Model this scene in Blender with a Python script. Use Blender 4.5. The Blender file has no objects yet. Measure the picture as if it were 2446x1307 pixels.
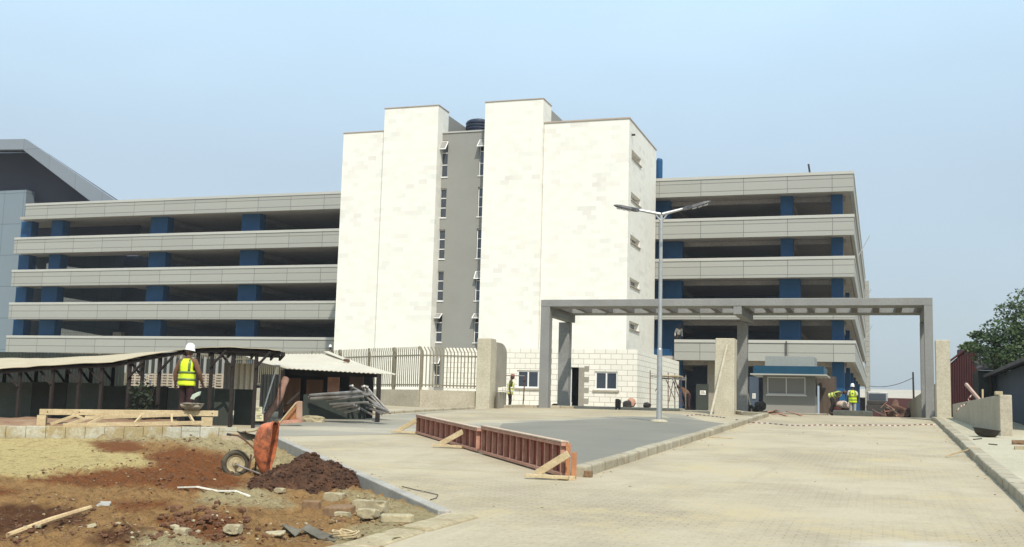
import bpy, bmesh, math, random
from math import radians as R, sin, cos, pi
from mathutils import Vector, Matrix, noise
random.seed(7)
scn = bpy.context.scene
COL = scn.collection

# ------------------------------------------------------------ camera, sky, sun, exposure
FOC = 2651.0; PW, PH = 2446.0, 1307.0
YAW, PITCH, ROLL = R(18.451), R(7.017), R(1.575)
EYE = Vector((0, 0, 1.6))
FWD = Vector((-sin(YAW)*cos(PITCH), cos(YAW)*cos(PITCH), sin(PITCH)))
_r = Vector((cos(YAW), sin(YAW), 0)); _u = _r.cross(FWD)
RGT = cos(ROLL)*_r + sin(ROLL)*_u
UPV = -sin(ROLL)*_r + cos(ROLL)*_u
cd = bpy.data.cameras.new('camera'); cam = bpy.data.objects.new('camera', cd); COL.objects.link(cam)
cd.sensor_width = 36; cd.lens = FOC/PW*36; cd.clip_start = 0.1; cd.clip_end = 3000
m = Matrix((RGT, UPV, -FWD)).transposed().to_4x4(); m.translation = EYE
cam.matrix_world = m; scn.camera = cam

SUN_AZ, SUN_EL = R(31), R(50)      # from the facade's normal towards +X; height
SD = Vector((sin(SUN_AZ)*cos(SUN_EL), -cos(SUN_AZ)*cos(SUN_EL), sin(SUN_EL)))
w = bpy.data.worlds.new("World"); scn.world = w; w.use_nodes = True
nt = w.node_tree; bg = nt.nodes['Background']
sky = nt.nodes.new('ShaderNodeTexSky'); sky.sky_type = 'NISHITA'; sky.sun_disc = False
sky.sun_elevation = SUN_EL; sky.sun_rotation = math.atan2(SD.x, SD.y)
sky.air_density = 1.3; sky.dust_density = 2.5; sky.ozone_density = 3.0; sky.altitude = 0
hs = nt.nodes.new('ShaderNodeHueSaturation'); hs.inputs['Saturation'].default_value = 0.6
hz = nt.nodes.new('ShaderNodeMix'); hz.data_type = 'RGBA'; hz.inputs[0].default_value = 0.7   # harmattan haze: dull and greyish low down, paler above
tc = nt.nodes.new('ShaderNodeTexCoord'); sp = nt.nodes.new('ShaderNodeSeparateXYZ'); nt.links.new(tc.outputs['Generated'], sp.inputs[0])
rp = nt.nodes.new('ShaderNodeValToRGB'); nt.links.new(sp.outputs[2], rp.inputs[0]); rp.color_ramp.interpolation = 'EASE'
rp.color_ramp.elements[0].position = 0.0; rp.color_ramp.elements[0].color = (.285, .345, .385, 1)
e_ = rp.color_ramp.elements.new(.16); e_.color = (.275, .358, .43, 1)
rp.color_ramp.elements[-1].position = .42; rp.color_ramp.elements[-1].color = (.42, .60, .74, 1)
ml = nt.nodes.new('ShaderNodeVectorMath'); ml.operation = 'SCALE'; ml.inputs['Scale'].default_value = 9.5; nt.links.new(rp.outputs[0], ml.inputs[0])
cn = nt.nodes.new('ShaderNodeTexNoise'); cn.inputs['Scale'].default_value = 3.2; cn.inputs['Detail'].default_value = 5; cm = nt.nodes.new('ShaderNodeMapping'); cm.inputs['Scale'].default_value = (1, 1, 2.6)
nt.links.new(tc.outputs['Generated'], cm.inputs['Vector']); nt.links.new(cm.outputs[0], cn.inputs['Vector']); cr = nt.nodes.new('ShaderNodeMapRange'); cr.inputs[1].default_value = .3; cr.inputs[2].default_value = .7
cr.inputs[3].default_value = .955; cr.inputs[4].default_value = 1.045; nt.links.new(cn.outputs['Fac'], cr.inputs[0]); m2 = nt.nodes.new('ShaderNodeVectorMath'); m2.operation = 'SCALE'   # faint unevenness of the haze
nt.links.new(ml.outputs[0], m2.inputs[0]); nt.links.new(cr.outputs[0], m2.inputs['Scale']); nt.links.new(m2.outputs[0], hz.inputs[7])
nt.links.new(sky.outputs[0], hs.inputs['Color']); nt.links.new(hs.outputs[0], hz.inputs[6]); nt.links.new(hz.outputs[2], bg.inputs[0])
bg.inputs[1].default_value = 0.12
sd = bpy.data.lights.new('sun', 'SUN'); so = bpy.data.objects.new('sun', sd); COL.objects.link(so)
sd.energy = 3.0; sd.angle = R(0.8); sd.color = (1.0, 0.94, 0.84)
so.rotation_euler = SD.to_track_quat('Z', 'Y').to_euler(); so.location = (30, -40, 60)
vs = scn.view_settings; vs.view_transform = 'Standard'; vs.look = 'None'; vs.gamma = 1; vs.exposure = 0.6
scn.cycles.max_bounces = 6; scn.cycles.use_denoising = True

# ------------------------------------------------------------ measuring helpers (photo pixel -> point in the place)
def ray(x, y): return FWD + RGT*((x-PW/2)/FOC) - UPV*((y-PH/2)/FOC)
def aY(x, y, Y): d = ray(x, y); return EYE + d*(Y/d.y)
def aX(x, y, X): d = ray(x, y); return EYE + d*(X/d.x)
def aZ(x, y, Z): d = ray(x, y); return EYE + d*((Z-1.6)/d.z)
def aD(x, y, D): return EYE + ray(x, y)*D
SL = 0.035; YG = 50.0
def gz(Y): return SL*min(Y, YG)
def gp(x, y, dz=0.0):
    d = ray(x, y); t = (1.6-dz)/(SL*d.y-d.z); return EYE + d*t
def px(p):
    v = Vector(p)-EYE; k = v.dot(FWD)
    return PW/2+FOC*v.dot(RGT)/k, PH/2-FOC*v.dot(UPV)/k

# ------------------------------------------------------------ mesh builder
class MB:
    def __init__(s): s.v = []; s.f = []; s.mi = []; s.cm = 0
    def face(s, ids): s.f.append(ids); s.mi.append(s.cm)
    def pts(s, ps): n = len(s.v); s.v += [Vector(p) for p in ps]; return n
    def box(s, x0, y0, z0, x1, y1, z1):
        return s.obox(Vector((x0, y0, z0)), Vector((x1-x0, 0, 0)), Vector((0, y1-y0, 0)), Vector((0, 0, z1-z0)))
    def obox(s, o, a, b, c):
        o, a, b, c = map(Vector, (o, a, b, c))
        n = s.pts([o, o+a, o+a+b, o+b, o+c, o+a+c, o+a+b+c, o+b+c])
        for q in ((0, 3, 2, 1), (4, 5, 6, 7), (0, 1, 5, 4), (1, 2, 6, 5), (2, 3, 7, 6), (3, 0, 4, 7)): s.face([n+i for i in q])
        return s
    def beam(s, a, b, wd, ht, up=(0, 0, 1)):
        a, b, up = Vector(a), Vector(b), Vector(up); d = (b-a)
        sv = d.cross(up)
        if sv.length < 1e-6: sv = d.cross(Vector((1, 0, 0)))
        sv.normalize(); uv = sv.cross(d).normalized()
        return s.obox(a-sv*wd/2-uv*ht/2, d, sv*wd, uv*ht)
    def tube(s, ps, r, n=8, cap=True):
        ps = [Vector(p) for p in ps]; rs = r if isinstance(r, (list, tuple)) else [r]*len(ps)
        t0 = (ps[1]-ps[0]).normalized(); x = t0.orthogonal().normalized(); rings = []
        for i, p in enumerate(ps):
            t = (ps[min(i+1, len(ps)-1)]-ps[max(i-1, 0)]).normalized()
            x = (x-t*x.dot(t)).normalized(); y = t.cross(x)
            rings.append(s.pts([p+(x*cos(2*pi*k/n)+y*sin(2*pi*k/n))*rs[i] for k in range(n)]))
        for a, b in zip(rings, rings[1:]):
            for k in range(n): s.face([a+k, a+(k+1) % n, b+(k+1) % n, b+k])
        if cap:
            s.face([rings[0]+k for k in reversed(range(n))]); s.face([rings[-1]+k for k in range(n)])
        return s
    def prism(s, poly, vec):
        vec = Vector(vec); n = len(poly); a = s.pts(poly); b = s.pts([Vector(p)+vec for p in poly])
        s.face([a+i for i in reversed(range(n))]); s.face([b+i for i in range(n)])
        for i in range(n): j = (i+1) % n; s.face([a+i, a+j, b+j, b+i])
        return s
    def lathe(s, c, prof, n=20, ax=(0, 0, 1), closed=False):
        c = Vector(c); ax = Vector(ax).normalized(); x = ax.orthogonal().normalized(); y = ax.cross(x); rings = []
        for r, z in prof: rings.append(s.pts([c+ax*z+(x*cos(2*pi*k/n)+y*sin(2*pi*k/n))*max(r, 1e-4) for k in range(n)]))
        rr = list(zip(rings, rings[1:])) + ([(rings[-1], rings[0])] if closed else [])
        for a, b in rr:
            for k in range(n): s.face([a+k, a+(k+1) % n, b+(k+1) % n, b+k])
        return s
    def loft(s, rings, closed=True, capa=False, capb=False):
        ids = [s.pts(r) for r in rings]; n = len(rings[0])
        for a, b in zip(ids, ids[1:]):
            for k in range(n if closed else n-1): s.face([a+k, a+(k+1) % n, b+(k+1) % n, b+k])
        if capa: s.face([ids[0]+k for k in reversed(range(n))])
        if capb: s.face([ids[-1]+k for k in range(n)])
        return s
    def sheet(s, poly): n = s.pts(poly); s.face([n+i for i in range(len(poly))]); return s
    def rock(s, c, r, seed=0, sq=(1, 1, .7), sub=2, rough=.35, cl=.92):
        bm = bmesh.new(); bmesh.ops.create_icosphere(bm, subdivisions=sub, radius=1); n = len(s.v); c = Vector(c)
        off = Vector((seed*3.1, seed*1.7, seed*.9))
        for v in bm.verts:
            k = 1+rough*noise.noise(v.co*1.3+off)+rough*.5*noise.noise(v.co*3+off)
            q = v.co*k; q = Vector((max(-cl, min(cl, q.x)), max(-cl, min(cl, q.y)), max(-cl, min(cl, q.z))))
            s.v.append(c+Vector((q.x*sq[0], q.y*sq[1], q.z*sq[2]))*r)
        for f in bm.faces: s.face([n+v.index for v in f.verts])
        bm.free(); return s
    def build(s, name, mats, parent=None, bevel=0, smooth=False, base=None, recalc=True, seg=2):
        if not isinstance(mats, (list, tuple)): mats = [mats]
        if parent is not None:
            org = Vector((0, 0, 0)); q = parent
            while q is not None: org = org + q.location; q = q.parent
            loc = Vector((0, 0, 0))
        else:
            xs = [p.x for p in s.v]; ys = [p.y for p in s.v]; zs = [p.z for p in s.v]
            org = Vector(base) if base is not None else Vector(((min(xs)+max(xs))/2, (min(ys)+max(ys))/2, min(zs))); loc = org
        me = bpy.data.meshes.new(name); me.from_pydata([tuple(p-org) for p in s.v], [], s.f)
        for mt in mats: me.materials.append(mt)
        if len(mats) > 1:
            for p, k in zip(me.polygons, s.mi): p.material_index = k
        if recalc:
            bm = bmesh.new(); bm.from_mesh(me); bmesh.ops.recalc_face_normals(bm, faces=bm.faces); bm.to_mesh(me); bm.free()
        if smooth:
            for p in me.polygons: p.use_smooth = True
        o = bpy.data.objects.new(name, me); COL.objects.link(o); o.location = loc; o.parent = parent
        if bevel:
            b = o.modifiers.new('bevel', 'BEVEL'); b.width = bevel; b.segments = seg; b.limit_method = 'ANGLE'; b.angle_limit = R(35)
        return o
def tag(o, label=None, cat=None, group=None, kind=None):
    if label: o['label'] = label
    if cat: o['category'] = cat
    if group: o['group'] = group
    if kind: o['kind'] = kind
    return o
def thing(name, label, cat, loc, group=None):
    o = bpy.data.objects.new(name, None); COL.objects.link(o); o.location = loc; o.empty_display_size = .3
    return tag(o, label, cat, group)
def struct(o): o['kind'] = 'structure'; return o
def copy_tree(o, parent=None):
    c = o.copy(); COL.objects.link(c); c.parent = parent
    for ch in list(o.children): copy_tree(ch, c)
    return c

# ------------------------------------------------------------ materials
def _m(name):
    mt = bpy.data.materials.new(name); mt.use_nodes = True; n = mt.node_tree; return mt, n, n.nodes['Principled BSDF']
def _nz(n, pos, scale, detail=6, rough=.6, dist=0):
    t = n.nodes.new('ShaderNodeTexNoise'); t.inputs['Scale'].default_value = scale; t.inputs['Detail'].default_value = detail
    t.inputs['Roughness'].default_value = rough; t.inputs['Distortion'].default_value = dist
    n.links.new(pos, t.inputs['Vector']); return t.outputs['Fac']
def _ramp(n, fac, a, b):
    r = n.nodes.new('ShaderNodeMapRange'); r.inputs[1].default_value = a; r.inputs[2].default_value = b
    n.links.new(fac, r.inputs[0]); return r.outputs[0]
def _mix(n, fac, c1, c2):
    x = n.nodes.new('ShaderNodeMix'); x.data_type = 'RGBA'
    for sock, val in ((x.inputs[0], fac), (x.inputs[6], c1), (x.inputs[7], c2)):
        if isinstance(val, (int, float)): sock.default_value = val
        elif isinstance(val, tuple): sock.default_value = val if len(val) == 4 else (*val, 1)
        else: n.links.new(val, sock)
    return x.outputs[2]
def _pos(n): return n.nodes.new('ShaderNodeNewGeometry').outputs['Position']
def _scale(n, v, s):
    k = n.nodes.new('ShaderNodeMapping'); k.inputs['Scale'].default_value = s; n.links.new(v, k.inputs['Vector']); return k.outputs[0]
def _bump(n, b, h, strength, dist=.02):
    k = n.nodes.new('ShaderNodeBump'); k.inputs['Strength'].default_value = strength; k.inputs['Distance'].default_value = dist
    n.links.new(h, k.inputs['Height']); n.links.new(k.outputs[0], b.inputs['Normal'])
def pm(name, c1, c2=None, scale=2., rough=.85, bump=.2, bscale=30., metal=0., lo=.35, hi=.65, fine=.12, stretch=None, stain=None, spec=.3, bdist=.02):
    """two tones of a noise, fine speckle on top, optional third stain colour (colour, scale, low, high)"""
    mt, n, b = _m(name); pos = _pos(n); p1 = _scale(n, pos, stretch) if stretch else pos
    c2 = c2 or tuple(x*.8 for x in c1)
    col = _mix(n, _ramp(n, _nz(n, p1, scale), lo, hi), c1, c2)
    if stain: col = _mix(n, _ramp(n, _nz(n, _scale(n, pos, stain[4]) if len(stain) > 4 else pos, stain[1], 8, .65), stain[2], stain[3]), col, stain[0])
    if fine:
        f = _nz(n, pos, bscale*1.3, 3, .7)
        v = n.nodes.new('ShaderNodeHueSaturation'); n.links.new(col, v.inputs['Color'])
        n.links.new(_ramp2(n, f, 1-fine*2, 1+fine*2), v.inputs['Value']); col = v.outputs[0]
    n.links.new(col, b.inputs['Base Color']); b.inputs['Roughness'].default_value = rough; b.inputs['Metallic'].default_value = metal
    b.inputs['Specular IOR Level'].default_value = spec
    if bump: _bump(n, b, _nz(n, p1 if stretch else pos, bscale, 5, .65), bump, bdist)
    return mt
def _ramp2(n, fac, a, b):
    r = n.nodes.new('ShaderNodeMapRange'); r.inputs[1].default_value = .25; r.inputs[2].default_value = .75
    r.inputs[3].default_value = a; r.inputs[4].default_value = b; n.links.new(fac, r.inputs[0]); return r.outputs[0]
def brickm(name, c1, c2, mortar, bw, bh, ms, offset=.5, rough=.8, flat=False, patch=None, bump=.3, fine=.06, bias=0., spec=.3, z0=0., rot=0.):
    """courses of blocks; upright faces use (x+y, z), flat ones (x, y)"""
    mt, n, b = _m(name); pos = _pos(n)
    if flat:
        vec = n.nodes.new('ShaderNodeMapping'); vec.inputs['Rotation'].default_value = (0, 0, rot); n.links.new(pos, vec.inputs['Vector']); vec = vec.outputs[0]
    else:
        sx = n.nodes.new('ShaderNodeSeparateXYZ'); n.links.new(pos, sx.inputs[0]); ad = n.nodes.new('ShaderNodeMath')
        n.links.new(sx.outputs[0], ad.inputs[0]); n.links.new(sx.outputs[1], ad.inputs[1])
        zz = n.nodes.new('ShaderNodeMath'); zz.inputs[1].default_value = -z0; n.links.new(sx.outputs[2], zz.inputs[0])
        cb = n.nodes.new('ShaderNodeCombineXYZ'); n.links.new(ad.outputs[0], cb.inputs[0]); n.links.new(zz.outputs[0], cb.inputs[1]); vec = cb.outputs[0]
    t = n.nodes.new('ShaderNodeTexBrick'); n.links.new(vec, t.inputs['Vector'])
    t.offset = offset; t.squash = 1; t.inputs['Scale'].default_value = 1; t.inputs['Brick Width'].default_value = bw
    t.inputs['Row Height'].default_value = bh; t.inputs['Mortar Size'].default_value = ms; t.inputs['Bias'].default_value = bias
    t.inputs['Mortar Smooth'].default_value = .1
    for k, c in (('Color1', c1), ('Color2', c2), ('Mortar', mortar)): t.inputs[k].default_value = (*c, 1)
    col = t.outputs['Color']
    if patch: col = _mix(n, _ramp(n, _nz(n, pos, patch[1], 7, .65), patch[2], patch[3]), col, patch[0])
    if fine:
        v = n.nodes.new('ShaderNodeHueSaturation'); n.links.new(col, v.inputs['Color'])
        n.links.new(_ramp2(n, _nz(n, pos, 25, 4, .7), 1-fine*2, 1+fine*2), v.inputs['Value']); col = v.outputs[0]
    n.links.new(col, b.inputs['Base Color']); b.inputs['Roughness'].default_value = rough; b.inputs['Specular IOR Level'].default_value = spec
    if bump:
        inv = n.nodes.new('ShaderNodeMath'); inv.operation = 'SUBTRACT'; inv.inputs[0].default_value = 1; n.links.new(t.outputs['Fac'], inv.inputs[1])
        _bump(n, b, inv.outputs[0], bump)
    return mt
def plain(name, c, rough=.5, metal=0., spec=.4, alpha=1.):
    mt, n, b = _m(name); b.inputs['Base Color'].default_value = (*c, 1); b.inputs['Roughness'].default_value = rough
    b.inputs['Metallic'].default_value = metal; b.inputs['Specular IOR Level'].default_value = spec; return mt

M = {}
M['earth'] = pm('dry_earth', (.30, .23, .14), (.22, .15, .09), .6, bump=.4, bscale=9, stain=((.36, .30, .2), .25, .45, .62))
M['paving'] = brickm('dusty_block_paving', (.355, .298, .20), (.312, .26, .176), (.215, .172, .115), .21, .105, .007, flat=True, rough=.9, bump=.25,
                     patch=((.405, .345, .24), .35, .38, .6), fine=.07)
def weather(mt):
    n = mt.node_tree; b = n.nodes['Principled BSDF']; lk = b.inputs['Base Color'].links[0]; col = lk.from_socket; pos = _pos(n)
    col = _mix(n, _ramp(n, _nz(n, _scale(n, pos, (1.0, .16, 1)), 1.5, 7, .7, .4), .56, .80), col, (.285, .245, .17))      # tyre tracks along the drive
    col = _mix(n, _ramp(n, _nz(n, _scale(n, pos, (.5, 1.6, 1)), .45, 8, .72), .58, .72), col, (.30, .245, .145))            # damp and muddy patches
    col = _mix(n, _ramp(n, _nz(n, pos, .5, 9, .75), .52, .70), col, (.43, .345, .19))                                      # spilt sand
    d = n.nodes.new('ShaderNodeVectorMath'); d.operation = 'DISTANCE'; d.inputs[1].default_value = (.25, 11.5, .42); n.links.new(pos, d.inputs[0])
    w_ = n.nodes.new('ShaderNodeMath'); w_.operation = 'MULTIPLY_ADD'; n.links.new(_nz(n, pos, 2.5, 6, .7), w_.inputs[0]); w_.inputs[1].default_value = 1.6; n.links.new(d.outputs['Value'], w_.inputs[2])
    col = _mix(n, _ramp(n, w_.outputs[0], 1.5, .75), col, (.44, .40, .32)); n.links.new(col, b.inputs['Base Color'])
weather(M['paving'])
M['apron'] = pm('grey_paving', (.235, .22, .175), (.30, .27, .21), .25, bump=.15, bscale=20, stain=((.42, .37, .27), .12, .5, .68, (1, 3, 1)))
M['screed'] = pm('fresh_grey_screed', (.165, .155, .125), (.205, .19, .15), .35, rough=.8, bump=.08, bscale=30, fine=.05)
M['pavement'] = pm('cement_pavement', (.43, .385, .275), (.36, .32, .225), .5, bump=.15, bscale=14)
M['kerb'] = brickm('precast_kerb', (.38, .335, .245), (.31, .27, .19), (.16, .13, .09), .9, 5, .02, rough=.9, patch=((.24, .19, .12), 2.2, .5, .7), bump=.5)
M['kerb_new'] = pm('grey_edge_concrete', (.36, .335, .29), (.28, .26, .22), 1.5, bump=.2, bscale=18)
M['cladding_band'] = brickm('beige_grey_cladding', (.315, .315, .28), (.29, .29, .258), (.135, .13, .12), 3.0, .60, .022, offset=0, rough=.55, bump=.3, fine=.02, z0=.0)
M['band_cap'] = pm('pale_coping_metal', (.42, .415, .37), (.38, .375, .34), .3, rough=.5, bump=0, fine=.02)
M['slab'] = pm('raw_concrete_soffit', (.37, .335, .30), (.32, .29, .26), .5, bump=.1, bscale=6)
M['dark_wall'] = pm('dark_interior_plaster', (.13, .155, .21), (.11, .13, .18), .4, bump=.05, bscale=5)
M['blue'] = pm('blue_column_paint', (.006, .068, .17), (.005, .055, .14), .8, rough=.6, bump=.03, bscale=12, fine=.04)
def stonem():
    mt, n, b = _m('cream_stone_cladding'); pos = _pos(n); sx = n.nodes.new('ShaderNodeSeparateXYZ'); n.links.new(pos, sx.inputs[0]); ad = n.nodes.new('ShaderNodeMath')
    n.links.new(sx.outputs[0], ad.inputs[0]); n.links.new(sx.outputs[1], ad.inputs[1]); cb = n.nodes.new('ShaderNodeCombineXYZ'); n.links.new(ad.outputs[0], cb.inputs[0]); n.links.new(sx.outputs[2], cb.inputs[1])
    def br(c1, c2, mo, off):
        t = n.nodes.new('ShaderNodeTexBrick'); mp = n.nodes.new('ShaderNodeMapping'); mp.inputs['Location'].default_value = off; n.links.new(cb.outputs[0], mp.inputs['Vector']); n.links.new(mp.outputs[0], t.inputs['Vector'])
        t.inputs['Scale'].default_value = 1; t.inputs['Brick Width'].default_value = .62; t.inputs['Row Height'].default_value = .31; t.inputs['Mortar Size'].default_value = .006; t.inputs['Mortar Smooth'].default_value = .2
        for k, c in (('Color1', c1), ('Color2', c2), ('Mortar', mo)): t.inputs[k].default_value = (*c, 1)
        return t
    base = br((.735, .715, .64), (.70, .68, .60), (.66, .64, .57), (0, 0, 0)); rnd_ = br((0, 0, 0), (1, 1, 1), (0, 0, 0), (0, 0, 0)); rnd2 = br((0, 0, 0), (1, 1, 1), (0, 0, 0), (8.2, 16.4, 0))
    area = _ramp(n, _nz(n, pos, .32, 4, .6), .42, .68)
    def pick(src, lo, hi):
        f = _ramp(n, src.outputs['Color'], lo, hi); x = n.nodes.new('ShaderNodeMath'); x.operation = 'MULTIPLY'; n.links.new(f, x.inputs[0]); n.links.new(area, x.inputs[1]); return x.outputs[0]
    col = _mix(n, pick(rnd_, .62, .95), base.outputs['Color'], (.60, .57, .51)); col = _mix(n, pick(rnd2, .75, 1.0), col, (.63, .64, .575))
    col = _mix(n, _ramp(n, _nz(n, _scale(n, pos, (2.2, 2.2, .12)), 1.0, 6, .7), .60, .85), col, (.65, .615, .53))
    n.links.new(col, b.inputs['Base Color']); b.inputs['Roughness'].default_value = .75; b.inputs['Specular IOR Level'].default_value = .3; _bump(n, b, base.outputs['Fac'], -.15); return mt
M['stone'] = stonem()
M['white_block'] = brickm('white_block_facing', (.74, .71, .62), (.69, .665, .575), (.36, .30, .23), .62, .297, .012, rough=.8, bump=.4, z0=.085, fine=.03)
M['grey_paint'] = pm('warm_grey_paint', (.255, .25, .225), (.235, .23, .205), .4, rough=.7, bump=.03, bscale=10, fine=.02)
M['gate_shade'] = pm('shade_toned_slat_grey', (.135, .12, .105), (.11, .1, .09), .7, bump=.08)  # slats darker than the frame: their underside shade is put into the colour
M['gate_grey'] = pm('grey_rendered_concrete', (.235, .235, .22), (.20, .198, .185), .7, rough=.8, bump=.08, bscale=14, stain=((.2, .185, .16), .6, .55, .75, (1, 1, .3)))
M['coping'] = pm('brown_coping', (.40, .33, .27), (.36, .3, .24), 1, bump=0)
M['frame'] = plain('white_window_frame', (.72, .71, .68), .4)
M['glass'] = plain('dark_glass', (.035, .045, .06), .06, spec=.9)
M['pale_glass'] = plain('curtained_glass', (.26, .25, .23), .25)
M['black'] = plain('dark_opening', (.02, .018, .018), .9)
M['render'] = pm('rough_cement_render', (.40, .355, .27), (.33, .29, .215), 1.2, bump=.25, bscale=14, stain=((.27, .22, .15), 1.3, .55, .75))
M['render_pale'] = pm('pale_cement_render', (.47, .43, .325), (.40, .36, .265), 1.0, bump=.2, bscale=14, stain=((.34, .29, .2), 1.6, .58, .78))
M['pale_wood'] = pm('pale_grey_wood', (.50, .46, .36), (.42, .37, .27), 3, bump=.2)
M['dust_kerb'] = pm('dusty_kerb', (.40, .34, .215), (.33, .27, .165), 2, bump=.5, bscale=12, stain=((.27, .21, .12), 3, .5, .7))
M['render_stained'] = pm('stained_render', (.40, .355, .27), (.33, .29, .215), 1.2, bump=.25, bscale=14, stain=((.12, .10, .07), 1.1, .62, .78, (1, 1, .7)))
M['render_grey'] = pm('grey_cement_render', (.30, .275, .225), (.245, .22, .175), .8, bump=.2, bscale=14)
M['fence'] = pm('beige_painted_steel', (.21, .185, .125), (.17, .15, .10), 2, rough=.6, bump=.05)
M['galv'] = pm('galvanised_steel', (.42, .43, .42), (.34, .35, .345), 3, rough=.45, metal=.5, bump=.05)
M['lamp_dark'] = pm('dark_lamp_casting', (.10, .10, .10), (.07, .07, .075), 4, rough=.5, metal=.3, bump=.03)
M['lens'] = plain('lamp_lens', (.45, .46, .48), .2)
M['timber'] = pm('pale_timber', (.52, .415, .25), (.41, .31, .175), 2.5, rough=.85, bump=.3, bscale=20, stretch=(1, 1, 3))
M['timber_red'] = pm('formwork_red_ply', (.24, .062, .040), (.17, .045, .03), 3, rough=.6, bump=.15, bscale=15, stain=((.30, .2, .15), 2.5, .58, .8))
M['timber_pink'] = pm('formwork_stud', (.47, .26, .185), (.36, .18, .12), 4, rough=.8, bump=.2)
M['timber_orange'] = pm('formwork_end_board', (.42, .19, .085), (.34, .15, .07), 3, rough=.8, bump=.2)
M['corr'] = pm('corrugated_zinc', (.40, .385, .34), (.32, .31, .28), 1.2, rough=.5, metal=.25, bump=.05)
M['roof_pale'] = pm('pale_dusty_roof_sheet', (.56, .51, .40), (.50, .44, .34), .9, rough=.6, metal=.1, bump=.05, stain=((.30, .23, .16), 2, .66, .85))
M['roof_dust'] = pm('dusty_tan_roof', (.46, .39, .265), (.40, .33, .22), 1.5, rough=.9, bump=.2)
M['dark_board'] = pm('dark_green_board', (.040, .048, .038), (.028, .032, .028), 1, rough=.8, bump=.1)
M['brown_post'] = pm('dark_brown_wood', (.035, .026, .022), (.022, .017, .015), 3, rough=.9, bump=.2)
M['brown_board'] = pm('brown_boards', (.19, .105, .055), (.13, .07, .04), 1.3, rough=.9, bump=.3, stretch=(4, 4, .5))
M['breeze'] = pm('breeze_block', (.42, .36, .28), (.35, .29, .22), 2, bump=.3)
M['blockwork'] = pm('sandcrete_blockwork', (.50, .48, .39), (.40, .38, .29), 1.6, rough=.95, bump=.4, bscale=16, stain=((.33, .265, .14), 1.5, .44, .6))
M['orange'] = pm('worn_orange_paint', (.52, .165, .07), (.42, .12, .05), 3, rough=.5, bump=.15, bscale=25, stain=((.14, .06, .035), 6, .47, .62))
M['rust'] = pm('rusty_steel', (.16, .085, .05), (.09, .05, .035), 6, rough=.85, metal=.2, bump=.3)
M['tyre'] = pm('dusty_rubber', (.10, .085, .055), (.055, .045, .035), 8, rough=.95, bump=.4)
M['rim'] = pm('dusty_wheel_rim', (.42, .36, .22), (.30, .24, .14), 5, rough=.8, bump=.2)
M['steel'] = pm('bare_steel_tube', (.36, .34, .31), (.22, .19, .16), 4, rough=.5, metal=.6, bump=.1)
M['spoil'] = pm('dark_red_spoil', (.105, .050, .026), (.055, .028, .017), 6, rough=1, bump=.9, bscale=22, bdist=.06, stain=((.17, .09, .05), 7, .58, .75), fine=.2)
M['clod'] = pm('red_clods', (.16, .08, .042), (.105, .05, .028), 5, rough=1, bump=.7, bscale=25)
M['stone_pale'] = pm('pale_broken_concrete', (.40, .345, .22), (.31, .26, .16), 2, rough=.95, bump=.5, bscale=18)
M['stone_brown'] = pm('brown_earthy_block', (.24, .155, .085), (.17, .10, .055), 3, rough=.95, bump=.5, bscale=18)
M['white_plastic'] = pm('scuffed_white_plastic', (.74, .72, .64), (.62, .59, .5), 6, rough=.5, bump=.05)
M['hivis'] = pm('hi_vis_yellow', (.62, .74, .03), (.50, .62, .02), 5, rough=.7, bump=.2, bscale=12, fine=.06)
M['hivis_pale'] = pm('faded_hi_vis', (.55, .58, .16), (.44, .47, .1), 5, rough=.7, bump=.1, fine=.05)
M['reflect'] = plain('grey_green_reflective', (.10, .16, .05), .4)
M['reflect_white'] = plain('white_reflective', (.72, .72, .66), .4)
M['helmet'] = plain('white_hard_hat', (.80, .80, .79), .3)
M['helmet_red'] = plain('reddish_cap', (.22, .09, .06), .7)
M['skin'] = pm('brown_skin', (.085, .045, .03), (.07, .036, .025), 9, rough=.55, bump=.05, fine=.03)
M['eye'] = plain('eye_dark', (.02, .015, .012), .2)
M['shirt_dark'] = pm('dark_maroon_cloth', (.050, .022, .022), (.032, .015, .016), 5, rough=.95, bump=.2)
M['shirt_olive'] = pm('olive_cloth', (.09, .085, .03), (.06, .055, .02), 5, rough=.95, bump=.2)
M['shirt_brown'] = pm('brown_cloth', (.16, .085, .05), (.12, .06, .035), 5, rough=.95, bump=.2)
M['shirt_white'] = pm('pale_cloth', (.62, .58, .5), (.5, .46, .4), 5, rough=.95, bump=.2)
M['trouser_dark'] = pm('dark_trousers', (.032, .024, .024), (.02, .016, .017), 5, rough=.95, bump=.2)
M['trouser_pale'] = pm('pale_trousers', (.44, .42, .37), (.34, .32, .28), 5, rough=.95, bump=.2)
M['boot'] = plain('dark_boot', (.03, .025, .02), .7)
M['tank'] = pm('navy_tank_plastic', (.02, .028, .05), (.016, .022, .04), 3, rough=.5, bump=.03)
M['canopy_blue'] = pm('blue_canopy_sheet', (.010, .062, .11), (.008, .05, .09), 1, rough=.5, bump=.02)
M['leaf'] = pm('dark_leaf', (.038, .070, .026), (.075, .105, .030), .8, rough=.6, bump=0, fine=.25)
M['leaf_shade'] = pm('deep_shade_leaf', (.018, .026, .014), (.03, .04, .016), .8, rough=.7, bump=0, fine=.2)
M['bark'] = pm('bark', (.09, .06, .045), (.06, .04, .03), 6, bump=.5)
M['red_sheet'] = pm('dark_red_sheet', (.075, .020, .018), (.055, .016, .016), .7, rough=.7, bump=.1)
M['navy_wall'] = pm('slate_blue_wall', (.055, .075, .10), (.045, .06, .085), .6, rough=.8, bump=.1)
M['thatch'] = pm('dark_roof_tiles', (.09, .08, .08), (.06, .055, .055), 3, rough=.9, bump=.4)
M['far_wall'] = pm('hazy_beige_wall', (.42, .37, .30), (.38, .34, .28), .3, bump=0)
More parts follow.
